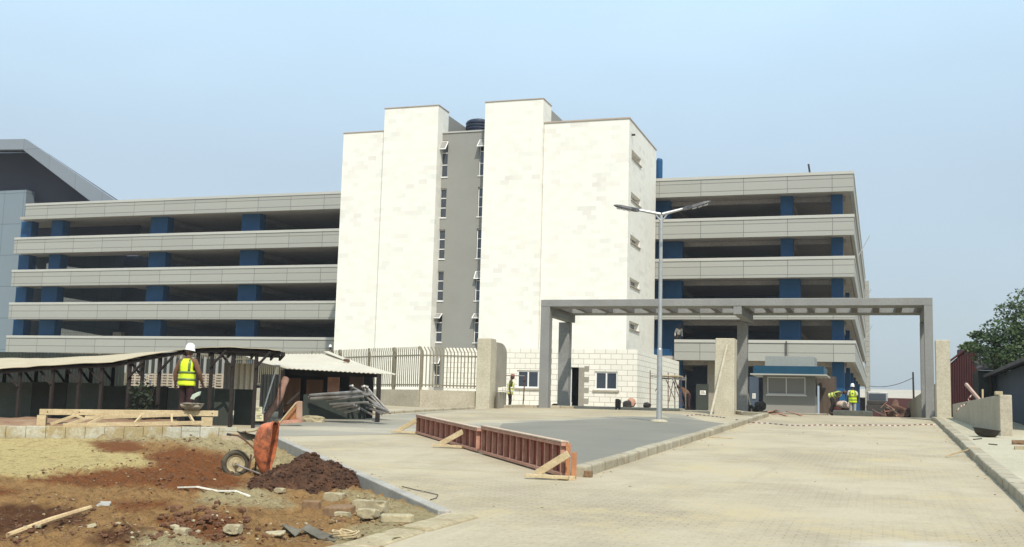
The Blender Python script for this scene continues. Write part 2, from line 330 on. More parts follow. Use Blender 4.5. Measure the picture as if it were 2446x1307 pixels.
M['brick_red'] = pm('red_brown_heap', (.13, .065, .045), (.075, .045, .035), 2, rough=1, bump=.5, stain=((.36, .22, .14), 3, .55, .7))
M['panel_blue'] = brickm('blue_grey_clad_panels', (.18, .22, .245), (.165, .205, .23), (.10, .13, .15), 2.2, 2.9, .03, offset=0, rough=.5, bump=.2, fine=.02)
M['roof_fascia'] = brickm('silver_roof_fascia', (.20, .225, .25), (.18, .205, .23), (.11, .125, .14), 3, 8, .02, offset=0, rough=.5, bump=.1, fine=.02)
M['soffit_dark'] = pm('dark_sheet_and_shade', (.040, .040, .055), (.032, .032, .045), .3, rough=.8, bump=.02)  # dark tone that also carries the shade under the shed and hall roofs
M['tape_red'] = plain('red_tape', (.20, .07, .05), .5)
M['tape_white'] = plain('white_tape', (.6, .57, .5), .5)
M['paper'] = pm('weathered_paper', (.66, .62, .40), (.58, .54, .36), 8, rough=.9, bump=0)
M['paper_white'] = pm('white_paper', (.70, .68, .62), (.6, .58, .52), 8, rough=.9, bump=0)
M['ink'] = plain('faded_print', (.12, .11, .09), .8)
M['pan'] = pm('cement_splashed_pan', (.30, .26, .2), (.17, .14, .115), 4, rough=.8, metal=.2, bump=.3)
M['brown_screen'] = pm('dim_brown_screen', (.105, .075, .055), (.075, .055, .042), 1.2, rough=.9, bump=.3, stretch=(6, 6, .4))
M['sack'] = pm('pale_pink_sack', (.55, .45, .38), (.44, .33, .28), 4, rough=.95, bump=.3)
M['cloth_green'] = pm('pale_green_cloth', (.50, .58, .47), (.38, .46, .36), 8, rough=.9, bump=.2)
M['dark_metal'] = pm('black_metal', (.03, .028, .026), (.05, .04, .03), 4, rough=.7, bump=.1)

# ============================================================ GROUND
K0 = Vector((-13.24, 22.86, 0)); K1 = Vector((-4.72, 11.96, 0)); KB = gp(845, 1310); KB.z = 0
W1 = gp(566, 1049, -.2); W0 = gp(0, 1047, -.2); W1.z = W0.z = 0
WD = (W0-W1).normalized(); WF = W1+WD*14
SOIL = [(WF.x, WF.y), (W1.x, W1.y), (K0.x, K0.y), (K1.x, K1.y), (K1.x+.3, K1.y-.3), (KB.x+.25, KB.y), (KB.x-.3, 3), (-30, 3), (-34, 16)]
def inside(x, y, P):
    c = False; n = len(P)
    for i in range(n):
        x1, y1 = P[i][:2]; x2, y2 = P[i-1][:2]
        if (y1 > y) != (y2 > y) and x < (x2-x1)*(y-y1)/(y2-y1)+x1: c = not c
    return c
def axis(a, b, st, far): return [-f for f in reversed(far)]+[a+i*st for i in range(int((b-a)/st)+1)]+list(far)
xs = [-1500, -600, -250, -120, -70]+[-50+i for i in range(71)]+[30, 60, 120, 250, 600, 1500]
ys = [-60, -40, -15]+[-5+i for i in range(66)]+[70, 100, 160, 300, 700, 1600]
mb = MB(); nx = len(xs)
for y in ys:
    for x in xs:
        mb.v.append(Vector((x, y, gz(y)-(.7 if (-32 < x < -3.4 and 0 < y < 24.5) else .03))))
for j in range(len(ys)-1):
    for i in range(nx-1): mb.face([j*nx+i, j*nx+i+1, (j+1)*nx+i+1, (j+1)*nx+i])
struct(mb.build('ground', M['earth'], base=(0, 0, 0)))

def flat(name, poly, mt, dz):
    mb = MB(); mb.sheet([(p[0], p[1], gz(p[1])+dz) for p in poly]); return struct(mb.build(name, mt))
road = [(2.0, -8), (2.0, YG), (-48, YG), (WF.x, WF.y), (W1.x, W1.y), (K0.x, K0.y), (K1.x, K1.y), (KB.x, KB.y), (KB.x-.6, 3), (KB.x-.6, -8)]
flat('road', road, M['paving'], 0)
flat('yard', [(-48, YG-.01), (12, YG-.01), (12, 170), (-110, 170), (-110, YG-.01)], M['pavement'], -.006)
def gpoly(pts, dz=0): return [gp(x, y, dz) for x, y in pts]
flat('concrete_apron', gpoly([(600, 1013), (900, 993), (1130, 979), (1360, 975), (1625, 990), (1700, 1010), (1560, 1000), (1200, 1017), (1150, 1030), (1000, 1037), (760, 1041), (640, 1043)]), M['apron'], .004)
isl = gpoly([(1200, 1017), (1380, 1008), (1555, 1000.5), (1630, 1004), (1706, 1013.5), (1385, 1141), (1150, 1079)])
isl[4] = Vector((-4.62, 36.5, 0)); isl[5] = Vector((-4.62, 16.9, 0))
mb = MB(); mb.prism([(p.x, p.y, gz(p.y)+.07) for p in isl], (0, 0, -.3)); struct(mb.build('traffic_island', M['screed'], bevel=.02))

def kerb(name, pts, wd, h, mt, below=.25, bev=.03):
    mb = MB()
    for a, b in zip(pts, pts[1:]):
        a, b = Vector(a), Vector(b); n = max(1, int((b-a).length/(.9 if name != 'edge_beam' else 5))); d = (b-a).normalized(); s = Vector((-d.y, d.x, 0))*wd/2
        for i in range(n):
            p = a+(b-a)*(i/n); q = a+(b-a)*((i+1)/n)-d*.012; j = Vector((random.uniform(-.012, .012), random.uniform(-.012, .012), 0)); jz = random.uniform(-.008, .008)
            mb.prism([(p.x-s.x+j.x, p.y-s.y+j.y, gz(p.y)+h+jz), (q.x-s.x+j.x, q.y-s.y+j.y, gz(q.y)+h+jz), (q.x+s.x+j.x, q.y+s.y+j.y, gz(q.y)+h+jz), (p.x+s.x+j.x, p.y+s.y+j.y, gz(p.y)+h+jz)], (0, 0, -h-below))
    return struct(mb.build(name, mt, bevel=bev))
kerb('island_kerb', [(-4.50, 17.1), (-4.46, 30), (-4.46, 46.3)], .24, .16, M['kerb'])
kerb('pavement_kerb', [(1.80, 11), (1.90, 25), (2.08, 44.8), (2.0, 47.5)], .26, .15, M['kerb'])
kerb('edge_beam', [K0+Vector((.05, 0, 0)), K1], .16, .03, M['kerb_new'], .6, .015)
kerb('driveway_kerb', [gp(1105, 1234), gp(980, 1268), KB, KB+Vector((-.7, -6, 0))], .42, .035, M['dust_kerb'], .3, .06)
kerb('apron_kerb', [gp(610, 1011), gp(760, 1003), gp(905, 990), gp(1130, 977)], .22, .10, M['kerb'])
kerb('forecourt_kerb', [gp(1170, 975), gp(1250, 973), gp(1370, 974)], .3, .12, M['kerb'])
kerb('gate_kerb', [(-4.4, 46.4), (-5.4, 47.3), (-6.0, 48.9)], .24, .16, M['kerb'])
flat('pavement', [(1.9, -2), (1.98, 30), (2.1, 48), (4.6, 48), (4.6, 31), (5.5, 20), (5.5, -2)], M['pavement'], .13)

# ------------------------------------------------------------ soil plot
def sm(t): t = max(0, min(1, t)); return t*t*(3-2*t)
SAND = [(-60, 1040), (215, 1046), (330, 1060), (335, 1092), (420, 1116), (300, 1116), (205, 1131), (60, 1141), (-60, 1128)]
RED = [[(200, 1056), (300, 1050), (350, 1066), (330, 1082), (240, 1078)], [(345, 1090), (430, 1066), (480, 1078), (540, 1085), (560, 1140), (520, 1170), (420, 1172), (380, 1130)],
       [(60, 1146), (170, 1126), (300, 1116), (420, 1122), (540, 1130), (600, 1150), (560, 1170), (330, 1162), (160, 1160)],
       [(260, 1200), (400, 1195), (420, 1212), (300, 1222)], [(370, 1235), (450, 1228), (560, 1226), (580, 1262), (520, 1300), (400, 1262)], [(-40, 1165), (60, 1170), (40, 1182), (-40, 1186)]]
DARK = [[(-60, 1203), (90, 1206), (190, 1220), (220, 1250), (120, 1262), (-60, 1300)], [(230, 1262), (340, 1258), (330, 1300), (220, 1300)]]  # dark soil; the corner pit's shade is also put into this colour
PALE = [[(430, 1040), (570, 1046), (660, 1066), (760, 1090), (700, 1110), (640, 1120), (560, 1082), (440, 1064)], [(-60, 1036), (600, 1040), (600, 1056), (-60, 1052)],
        [(800, 1160), (900, 1180), (1080, 1226), (1020, 1250), (900, 1230), (830, 1190)], [(480, 1110), (700, 1200), (690, 1215), (470, 1200)],
        [(880, 1240), (1120, 1226), (980, 1300), (840, 1320), (780, 1290)], [(330, 1270), (520, 1285), (600, 1320), (330, 1320)]]
C_TAN, C_SAND, C_RED, C_DARK, C_PALE = (.29, .168, .068), (.47, .37, .165), (.175, .066, .024), (.092, .042, .021), (.345, .28, .15)
def soil_base(x, y):
    d1 = math.hypot(x-K1.x, y-K1.y); d2 = math.hypot(x-KB.x, y-KB.y)
    return gz(y)-.2+.14*sm(1-d1/5)+.13*sm(1-d2/4)
def soil_h(x, y, det=True):
    z = soil_base(x, y); X, Y = px((x, y, z))
    def hump(cx, cy, sx, sy, h):
        nonlocal z
        z += h*math.exp(-((X-cx)/sx)**2-((Y-cy)/sy)**2)
    hump(470, 1092, 75, 26, .26); hump(300, 1122, 120, 9, .10); hump(150, 1133, 70, 8, .07); hump(280, 1066, 60, 10, .10)
    hump(470, 1250, 95, 22, .14); hump(60, 1240, 90, 18, -.12); hump(620, 1195, 120, 15, -.05); hump(420, 1104, 30, 9, -.12)
    hump(560, 1120, 60, 20, -.02); hump(90, 1204, 120, 8, .06); hump(280, 1285, 60, 16, .06); hump(840, 1215, 90, 22, .05)
    if det:
        p = Vector((x, y, 0)); ab = KB-K1; tt = max(0, min(1, (p-K1).dot(ab)/ab.length_squared)); nk = .25+.75*sm((p-K1-ab*tt).length/1.0)
        a = max((.0 if not inside(X, Y, SAND) else -.75), -1)
        z += nk*(1+a)*(.075*noise.fractal(p*1.1, 1, 2, 3)+.085*noise.fractal(p*4.5, .7, 2, 6)+.06*abs(noise.noise(p*7))+.03*noise.noise(p*15))
    return z
def soil_col(x, y, z):
    X, Y = px((x, y, z)); p = Vector((x, y, 3.)); n = 4; acc = Vector((0, 0, 0))
    for k in range(n):
        o = Vector((k*7.3, k*3.1, 0)); jx = 34*noise.noise(p*2.2+o)+22*noise.noise(p*7+o); jy = 9*noise.noise(p*2.2-o)+7*noise.noise(p*7-o)
        u, v = X+jx, Y+jy; c = C_TAN
        for P in PALE:
            if inside(u, v, P): c = C_PALE
        if inside(u, v, SAND): c = C_SAND
        for P in RED:
            if inside(u, v, P): c = C_RED
        for P in DARK:
            if inside(u, v, P): c = C_DARK
        acc += Vector(c)
    return acc/n
gxs = [-27+i*.2 for i in range(35)]+[-20+i*.068 for i in range(246)]
gys = [3+i*.25 for i in range(16)]+[7+i*.068 for i in range(250)]
mb = MB(); idx = {}; cols = []
SB = [(p[0], p[1]) for p in SOIL]
for j, y in enumerate(gys):
    for i, x in enumerate(gxs):
        if inside(x, y, SB):
            z = soil_h(x, y); idx[i, j] = len(mb.v); mb.v.append(Vector((x, y, z))); cols.append(soil_col(x, y, z))
for j in range(len(gys)-1):
    for i in range(len(gxs)-1):
        q = [(i, j), (i+1, j), (i+1, j+1), (i, j+1)]
        if all(k in idx for k in q): mb.face([idx[k] for k in q])
so_ = mb.build('soil', M['earth'], smooth=True, base=(0, 0, 0), recalc=False)
ca = so_.data.color_attributes.new('tone', 'FLOAT_COLOR', 'POINT')
for k, c in enumerate(cols): ca.data[k].color = (c.x, c.y, c.z, 1)
mt, n, b = _m('mixed_soil'); at_ = n.nodes.new('ShaderNodeAttribute'); at_.attribute_name = 'tone'; pos = _pos(n)
col = _mix(n, _ramp(n, _nz(n, pos, 5, 8, .7), .52, .72), at_.outputs['Color'], (.16, .085, .04))
col = _mix(n, _ramp(n, _nz(n, pos, 13, 8, .8), .55, .68), col, (.10, .05, .024))
col = _mix(n, _ramp(n, _nz(n, pos, 16, 6, .75), .60, .72), col, (.42, .34, .2))
v = n.nodes.new('ShaderNodeHueSaturation'); n.links.new(col, v.inputs['Color']); n.links.new(_ramp2(n, _nz(n, pos, 38, 6, .85), .55, 1.4), v.inputs['Value'])
n.links.new(v.outputs[0], b.inputs['Base Color']); b.inputs['Roughness'].default_value = 1; b.inputs['Specular IOR Level'].default_value = .1
_bump(n, b, _nz(n, pos, 28, 6, .75), .9, .05)
so_.data.materials.clear(); so_.data.materials.append(mt); struct(so_)
def gs(x, y):
    p = gp(x, y, -.2)
    for _ in range(8):
        h = soil_h(p.x, p.y, False); p = aZ(x, y, h)
    return p

# ============================================================ PARKING WINGS
TOPS = [18.5, 15.5, 12.63, 9.75, 6.87]; BOTS = [17.1, 14.07, 11.2, 8.3, 5.43]
def band(parent, x0, x1, y, top, bot, side=None):
    mb = MB()
    def run(a, b):   # a, b plan corners of the outer face; panel 0.22 thick behind it
        pass
    mb.box(x0, y, bot, x1, y+.22, top-.2)
    if side: mb.box(x1-.22, y+.22, bot, x1, side, top-.2)
    o = mb.build('parapet_band', M['cladding_band'], parent)
    mb = MB(); mb.box(x0, y-.05, top-.2, x1+(.05 if side else 0), y+.27, top)
    if side: mb.box(x1-.27, y+.27, top-.2, x1+.05, side, top)
    mb.build('coping', M['band_cap'], o)
    return o
def column(parent, x, y, z0, z1, wx=1.1, wy=.9, cap=True):
    mb = MB(); mb.box(x-wx/2, y-wy/2, z0, x+wx/2, y+wy/2, z1); return mb.build('column', M['blue'], parent, bevel=.03)

RW = thing('parking_block', 'open parking deck block of beige bands and blue columns standing behind the booth', 'parking garage', (-8, 78, 1.75), 'parking decks beside the stone tower')
for t, b_ in zip(TOPS, BOTS):
    first = t == TOPS[-1]
    band(RW, -13.8 if first else -15.5, -1.6, 78, t, b_, 138)
    mb = MB(); mb.box(-40, 78.3, b_+.05, -1.86, 137.5, b_+.3)
    for bx in (-14.6, -6.1, -2.75): mb.box(bx-.25, 80.7, b_-.32, bx+.25, 137.4, b_+.048)
    mb.box(-15.5, 80.2, b_-.25, -2.2, 80.6, b_+.046)
    mb.build('floor_slab', M['slab'], RW)
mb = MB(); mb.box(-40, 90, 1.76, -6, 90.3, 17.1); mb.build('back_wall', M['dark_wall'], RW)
LV = list(zip([15.3, 12.4, 9.5, 6.6, 1.75], [17.14, 14.11, 11.24, 8.34, 5.47]))
for i, (z0, z1) in enumerate(LV):
    wide = i in (2, 3)
    column(RW, -5.95 if wide else -6.15, 79.7, z0-(1.0 if i < 4 else 0), z1, 1.45 if wide else .85)
    column(RW, -2.75, 79.7, z0-(1.0 if i < 4 else 0), z1, .8)
    if i != 0: column(RW, -14.6, 79.9, z0-(1.0 if i < 4 else 0), z1, 2.1)
    else: column(RW, -15.1, 79.9, z0-1, z1, 1.2)
    for yy in (89, 99, 109, 119, 129): column(RW, -2.6, yy, z0-(1.0 if i < 4 else 0), z1, .8)
mb = MB(); mb.box(-1.75, 137.5, 1.6, -1.2, 143, 18.0); mb.build('end_pier', M['cladding_band'], RW)
mb = MB(); mb.box(-11.7, 79.6, 1.76, -11.0, 80.3, 5.47); mb.build('ground_pier', M['render_grey'], RW, bevel=.02)
mb = MB(); mb.box(-2.95, 60.1+12, 1.76, -2.9, 60.2+12, 1.8); 

LW = thing('parking_block', 'long open parking deck of grey bands between the stone tower and blue clad hall', 'parking garage', (-56, 78, 1.75), 'parking decks beside the stone tower')
for t, b_ in zip(TOPS, BOTS):
    band(LW, -72.3+(.9 if t == 18.5 else 0), -36, 78, t, b_)
    mb = MB(); mb.prism([(-72.2, 78.3, b_+.05), (-40.05, 78.3, b_+.05), (-40.05, 97.5, b_+.05), (-61.5 if t < 18 else -90, 97.5, b_+.05), (-61.5 if t < 18 else -90, 80.6 if t < 18 else 97, b_+.05), (-72.2, 80.6, b_+.05)], (0, 0, .25))
    for bx in (-58.25, -49.3, -41): mb.box(bx-.3, 80.7, b_-.32, bx+.3, 97.4, b_+.048)
    mb.build('floor_slab', M['slab'], LW)
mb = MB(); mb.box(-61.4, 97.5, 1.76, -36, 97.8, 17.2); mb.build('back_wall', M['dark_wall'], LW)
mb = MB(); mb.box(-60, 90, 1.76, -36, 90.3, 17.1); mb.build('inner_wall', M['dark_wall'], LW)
for i, (z0, z1) in enumerate(LV):
    z0 -= 1.0 if i < 4 else 0
    column(LW, -72.2, 79.6, z0, z1, 1.15); 
    if i < 2: column(LW, -68.85, 79.6, z0, z1, 1.25)
    else: column(LW, -69.15, 79.6, z0, z1, 1.7)
    column(LW, -58.25, 79.6, z0, z1, 1.7); column(LW, -49.3, 79.6, z0, z1, 1.75); column(LW, -40.2, 79.6, z0, z1, 1.7)
    if i < 4:
        mb = MB(); lo, hi = TOPS[i+1]-.9, TOPS[i+1]+1.05
        mb.prism([(-73.5, 83.5, lo), (-60, 83.5, lo), (-60, 83.5, lo+.3), (-64, 83.5, TOPS[i+1]+.02), (-73.5, 83.5, hi+.3)], (0, .25, 0)); mb.build('ramp_parapet', M['white_block'], LW)
for x, w_ in ((-64.6, .9), (-61.2, .9)):
    mb = MB(); mb.box(x-w_/2, 82.8, 5.5, x+w_/2, 83.3, 7.55); mb.build('parapet_pier', M['render_grey'], LW)

# far clad hall with the folded roof
FH = thing('clad_hall', 'blue grey panel clad hall with folded silver overhanging roof beyond the parking deck', 'building', (-80, 88, 1.75))
xh = aY(62, 470, 81.5).x; zh = aY(30, 455, 81.5).z
mb = MB(); mb.box(-125, 81.5, 1.7, xh, 96, zh); mb.build('wall', M['panel_blue'], FH)
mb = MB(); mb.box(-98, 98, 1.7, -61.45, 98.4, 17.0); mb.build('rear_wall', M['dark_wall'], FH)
Pp = lambda x, y, Y=80: aY(x, y, Y)
A = [Pp(-400, 338), Pp(60, 332), Pp(290, 489)]; B = [Pp(-400, 360), Pp(54, 357), Pp(232, 493)]
mb = MB()
for i in (0, 1): mb.prism([A[i], A[i+1], B[i+1], B[i]], (0, .4, 0))
rf = mb.build('roof_fascia', M['roof_fascia'], FH)
mb = MB(); mb.prism([B[0]+Vector((-2, 2.6, .3)), B[1]+Vector((.3, 2.6, .3)), B[2]+Vector((2.5, 2.6, -.4)), (B[2].x+2.5, B[2].y+2.6, 15), (B[0].x-2, B[0].y+2.6, 15)], (0, .3, 0)); mb.build('gable_infill', M['soffit_dark'], FH)  # recess below the roof fold, coloured dark for the shade in it
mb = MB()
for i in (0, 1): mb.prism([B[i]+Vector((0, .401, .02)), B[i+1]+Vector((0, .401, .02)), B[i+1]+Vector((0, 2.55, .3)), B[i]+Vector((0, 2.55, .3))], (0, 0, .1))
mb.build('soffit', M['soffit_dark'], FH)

# ============================================================ STONE TOWER
TW = thing('stone_tower', 'cream stone clad stair tower with blank walls and narrow grey window recess', 'building', (-25, 68.5, 1.75))
def tower(x0, x1, y0, y1, top, mt='stone'):
    mb = MB(); mb.box(x0, y0, 1.7, x1, y1, top-.05); o = mb.build('stone_wall', M[mt], TW)
    mb = MB(); mb.box(x0-.04, y0-.05, top-.05, x1+.04, y1+.02, top); mb.build('coping', M['coping'], o); return o
tower(-35.75, -32.52, 68.8, 77.9, 20.7)
tower(-32.5, -28.47, 68.5, 70.4, 22.21); tower(-25.07, -20.99, 68.5, 70.4, 22.2)
for x0, x1, z in ((-32.3, -28.62, 22.05), (-24.9, -21.15, 22.05)):
    mb = MB(); mb.box(x0, 70.42, 1.7, x1, 77.85, z); mb.build('rear_wall', M['grey_paint'], TW)
# block with slot windows in its side: solid core, outer skin with openings
mb = MB(); mb.box(-20.97, 68.8, 1.7, -15.23, 69.1, 20.55); mb.box(-20.97, 69.101, 1.7, -15.62, 77.9, 20.55); core = mb.build('stone_wall', M['stone'], TW)
mb = MB(); mb.box(-21, 68.74, 20.55, -15.19, 77.92, 20.64); mb.build('coping', M['coping'], core)
SW = [(18.72, 18.2), (15.9, 15.4), (13.1, 12.6), (10.3, 9.8), (7.5, 7.0)]
mb = MB(); mb.box(-15.6, 69.102, 1.7, -15.23, 69.6, 20.545); mb.box(-15.6, 72.6, 1.7, -15.23, 77.9, 20.545)
zz = [20.545]+[q for s in SW for q in s]+[1.7]
for k in range(0, len(zz), 2): mb.box(-15.6, 69.6, zz[k+1], -15.23, 72.6, zz[k])
mb.build('side_skin', M['stone'], TW)
for k, (t, b_) in enumerate(SW):
    mb = MB(); y0, y1 = 69.62, 72.58
    for a, c in (((y0, b_), (y1, b_+.05)), ((y0, t-.05), (y1, t)), ((y0, b_+.05), (y0+.06, t-.05)), ((y1-.06, b_+.05), (y1, t-.05)), ((71.05, b_+.05), (71.15, t-.05))):
        mb.box(-15.56, a[0], a[1], -15.50, c[0], c[1])
    wi = mb.build('slot_window', M['frame'], TW)
    mb = MB(); mb.box(-15.585, y0+.06, b_+.05, -15.565, y1-.06, t-.05); mb.build('pane', M['glass'], wi)
    mb = MB(); mb.box(-15.5, 69.55, b_-.07, -15.15, 72.65, b_-.005); mb.build('sill', M['coping'], wi)
mb = MB(); mb.tube([(-15.3, 69.55, 19.65), (-15.0, 69.5, 19.63)], .07, 8); mb.build('drain_spout', M['dark_metal'], TW)
# recess wall with window openings
WT = [19.88, 16.55, 13.7, 10.85, 8.0, 5.12]; WB = [17.34, 14.51, 11.66, 8.8, 6.0, 3.1]
mb = MB(); Y0 = 69.4; mb.box(-28.03, Y0, 1.7, -25.75, Y0+.4, 20.4)
for x0, x1 in ((-28.65, -28.03), (-25.75, -25.13)):
    q = [20.4]+[v for s in zip(WT, WB) for v in s]+[1.7]
    for k in range(0, len(q), 2): mb.box(x0, Y0, q[k+1], x1, Y0+.4, q[k])
rw = mb.build('recess_wall', M['grey_paint'], TW)
mb = MB(); mb.box(-28.6, Y0-.06, 20.4, -25.1, Y0+.5, 20.5); mb.build('coping', M['band_cap'], rw)
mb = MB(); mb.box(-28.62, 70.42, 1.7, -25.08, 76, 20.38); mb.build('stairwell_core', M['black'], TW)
OPEN = {(0, 0): .35, (0, 4): .5, (0, 5): .34, (1, 0): .4, (1, 3): .3, (1, 4): .5, (1, 5): .32}
for s, (x0, x1) in enumerate(((-28.65, -28.03), (-25.75, -25.13))):
    for k, (t, b_) in enumerate(zip(WT, WB)):
        mb = MB(); yf = Y0+.12; h = (t-b_); r1, r2 = b_+h*.34, b_+h*.67; fw = .055
        mb.box(x0, yf, b_, x0+fw, yf+.06, t); mb.box(x1-fw, yf, b_, x1, yf+.06, t)
        for z in (b_+fw/2, r1, r2, t-fw/2): mb.box(x0+fw, yf, z-fw/2, x1-fw, yf+.06, z+fw/2)
        wi = mb.build('window', M['frame'], TW)
        mb = MB(); mb.box(x0+fw, yf+.02, b_+fw, x1-fw, yf+.03, r1-fw/2); mb.box(x0+fw, yf+.02, r1+fw/2, x1-fw, yf+.03, r2-fw/2)
        if (s, k) not in OPEN: mb.box(x0+fw, yf+.02, r2+fw/2, x1-fw, yf+.03, t-fw)
        mb.build('pane', M['glass'], wi)
        mb = MB(); mb.box(x0-.06, Y0-.05, b_-.06, x1+.06, Y0+.11, b_-.003); mb.build('sill', M['frame'], wi)
        if s == 0 and k in (1, 2, 3, 4):
            mb = MB(); zc = b_+h*.36; mb.prism([(x0+.08, yf+.06, zc), (x0+.3, yf+.06, zc), (x0+.2, yf+.06, zc+h*.26), (x0+.08, yf+.06, zc+h*.28)], (0, .02, 0)); mb.build('curtain', M['shirt_white'], wi)
        if (s, k) in OPEN:
            ang = OPEN[s, k]*1.9; L = t-r2; top = Vector((x0, Y0+.06, t-.05)); dv = Vector((0, -sin(ang), -cos(ang)))*L; nv = Vector((0, -cos(ang), sin(ang)))*.04; xv = Vector((x1-x0, 0, 0))
            mb = MB(); e = .055; xu = xv.normalized(); du = dv.normalized()
            mb.obox(top, xu*e, dv, nv); mb.obox(top+xv-xu*e, xu*e, dv, nv); mb.obox(top+xu*e, xv-2*xu*e, du*e, nv); mb.obox(top+xu*e+dv-du*e, xv-2*xu*e, du*e, nv)
            sa = mb.build('sash', M['frame'], TW); mb = MB(); mb.obox(top+xu*e+du*e+nv*.4, xv-2*xu*e, dv-2*du*e, nv*.2); mb.build('pane', M['pale_glass'], sa)

# water tank on the roof
mb = MB(); c = Vector((-27.8, 74.6, 20.45)); prof = [(0, 0), (.85, 0)]
z = .05
while z < 2.0: prof += [(.88, z), (.93, z+.05), (.93, z+.14), (.88, z+.19)]; z += .22
prof += [(.86, 2.06), (.7, 2.16), (.3, 2.22), (.28, 2.28), (0, 2.28)]
mb.lathe(c, prof, 28); tag(mb.build('water_tank', M['tank']), 'dark ribbed plastic water tank on the tower roof', 'water tank')
mb = MB(); mb.tube([(-15.45, 80.3, 18.3), (-15.45, 80.3, 20.35), (-15.42, 80.3, 20.5)], [.24, .24, .18], 14); tag(mb.build('vent_pipe', M['blue']), 'blue upright pipe rising above the deck roof beside the tower', 'pipe')
mb = MB(); mb.tube([(-4.55, 82, 18.2), (-4.8, 82, 20.0)], .07, 6); tag(mb.build('rooftop_pole', M['dark_metal']), 'leaning dark pole standing on the deck roof', 'pole')
for a, z in ((92, 14.6), (104, 11.6), (112, 9.0)):
    mb = MB(); mb.tube([(-1.55, a, z), (-.7, a+.6, z+1.7)], .035, 6); tag(mb.build('banner_rod', M['galv']), 'thin grey rod sticking out from the side of the parking deck', 'rod', 'rods on the deck side')

# ============================================================ WHITE BLOCK GATEHOUSE
GH = thing('gatehouse', 'single storey white block faced building at the foot of the tower', 'building', (-16.5, 60, 1.75))
x0, x1, yt = -24.0, -12.64, 60.0; ZT = 5.09
op = [(-19.56, -18.25, 2.86, 3.86), (-17.0, -15.94, 1.75, 4.07), (-15.02, -13.73, 2.84, 3.86)]
mb = MB(); xa = x0
for a, b_, z0, z1 in op:
    mb.box(xa, yt, 1.72, a, yt+.3, ZT); mb.box(a, yt, z1, b_, yt+.3, ZT)
    if z0 > 1.8: mb.box(a, yt, 1.72, b_, yt+.3, z0)
    xa = b_
mb.box(xa, yt, 1.72, x1, yt+.3, ZT); mb.box(x1-.3, yt+.3, 1.72, x1, 73.3, ZT)
mb.build('block_wall', M['white_block'], GH)
mb = MB(); mb.box(x0, yt+.3, ZT-.25, x1-.3, 68.4, ZT-.02); mb.build('roof', M['render'], GH)
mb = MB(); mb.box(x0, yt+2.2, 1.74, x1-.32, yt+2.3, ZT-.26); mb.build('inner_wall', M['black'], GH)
for a, b_, z0, z1 in (op[0], op[2]):
    mb = MB(); e = .09; y = yt+.06
    mb.box(a, y, z0, a+e, y+.09, z1); mb.box(b_-e, y, z0, b_, y+.09, z1); mb.box(a+e, y, z0, b_-e, y+.09, z0+e); mb.box(a+e, y, z1-e, b_-e, y+.09, z1); mb.box((a+b_)/2-.04, y, z0+e, (a+b_)/2+.04, y+.09, z1-e)
    wi = mb.build('window', M['frame'], GH)
    mb = MB(); mb.box(a+e, y+.04, z0+e, (a+b_)/2-.04, y+.06, z1-e); mb.box((a+b_)/2+.04, y+.04, z0+e, b_-e, y+.06, z1-e); mb.build('pane', M['glass'], wi)
    mb = MB(); mb.box(a-.1, yt-.08, z0-.1, b_+.1, yt+.05, z0-.004); mb.build('sill', M['render'], wi)
mb = MB(); mb.box(-16.45, yt+.1, 1.78, -16.38, yt+.2, 4.0); mb.build('door_prop', M['frame'], GH)
mb = MB(); mb.box(-15.93, yt-.012, 1.76, -15.62, yt-.001, 4.06)
for k in range(4): mb.box(-15.62, yt-.012, 2.06+k*.594, -15.36, yt-.001, 2.355+k*.594)
mb.build('door_jamb_render', M['render_grey'], GH)
mb = MB(); mb.box(-17.2, 58.2, 1.5, -10.0, 59.98, 1.93); struct(mb.build('forecourt_step', M['render'], bevel=.03))
mb = MB(); mb.box(-9.9, 58.4, 1.5, -2.6, 64.0, 1.86); struct(mb.build('booth_plinth', M['render'], bevel=.03))

# ============================================================ GUARD BOOTH
GB = thing('guard_booth', 'small grey guard booth with wide window under a blue canopy', 'booth', (-4.55, 61, 1.86))
x0, x1, y0, y1 = -5.89, -3.24, 60.0, 62.4; a, b_, z0, z1 = -5.68, -3.72, 2.8, 3.72
mb = MB(); mb.box(x0, y0, 1.86, a, y0+.15, 3.8); mb.box(b_, y0, 1.86, x1, y0+.15, 3.8); mb.box(a, y0, 1.86, b_, y0+.15, z0); mb.box(a, y0, z1, b_, y0+.15, 3.8)
mb.box(x0, y0+.15, 1.86, x0+.15, y1, 3.8); mb.box(x1-.15, y0+.15, 1.86, x1, y1, 3.8); mb.box(x0+.15, y1-.15, 1.86, x1-.15, y1, 3.8)
mb.build('wall', M['grey_paint'], GB)
mb = MB(); e = .06; y = y0+.03
mb.box(a, y, z0, a+e, y+.06, z1); mb.box(b_-e, y, z0, b_, y+.06, z1); mb.box(a+e, y, z0, b_-e, y+.06, z0+e); mb.box(a+e, y, z1-e, b_-e, y+.06, z1); mb.box((a+b_)/2-.03, y, z0+e, (a+b_)/2+.03, y+.06, z1-e)
wi = mb.build('window', M['frame'], GB)
mb = MB(); mb.box(a+e, y+.03, z0+e, (a+b_)/2-.03, y+.045, z1-e); mb.box((a+b_)/2+.03, y+.03, z0+e, b_-e, y+.045, z1-e); mb.build('pane', M['pale_glass'], wi)
mb = MB(); mb.box(a-.06, y0-.07, z0-.07, b_+.06, y0+.02, z0-.003); mb.build('sill', M['frame'], wi)
mb = MB(); mb.box(-6.45, 58.9, 3.78, -2.6, 63, 3.84); mb.build('canopy_soffit', M['band_cap'], GB)
mb = MB(); mb.box(-6.3, 59.0, 3.84, -2.75, 62.9, 4.25); mb.build('canopy', M['canopy_blue'], GB)
mb = MB(); mb.box(-5.75, 59.6, 4.252, -3.25, 62.3, 4.78); mb.build('upper_panel', pm('pale_blue_panel', (.27, .285, .265), (.25, .265, .25), .5, bump=0), GB)
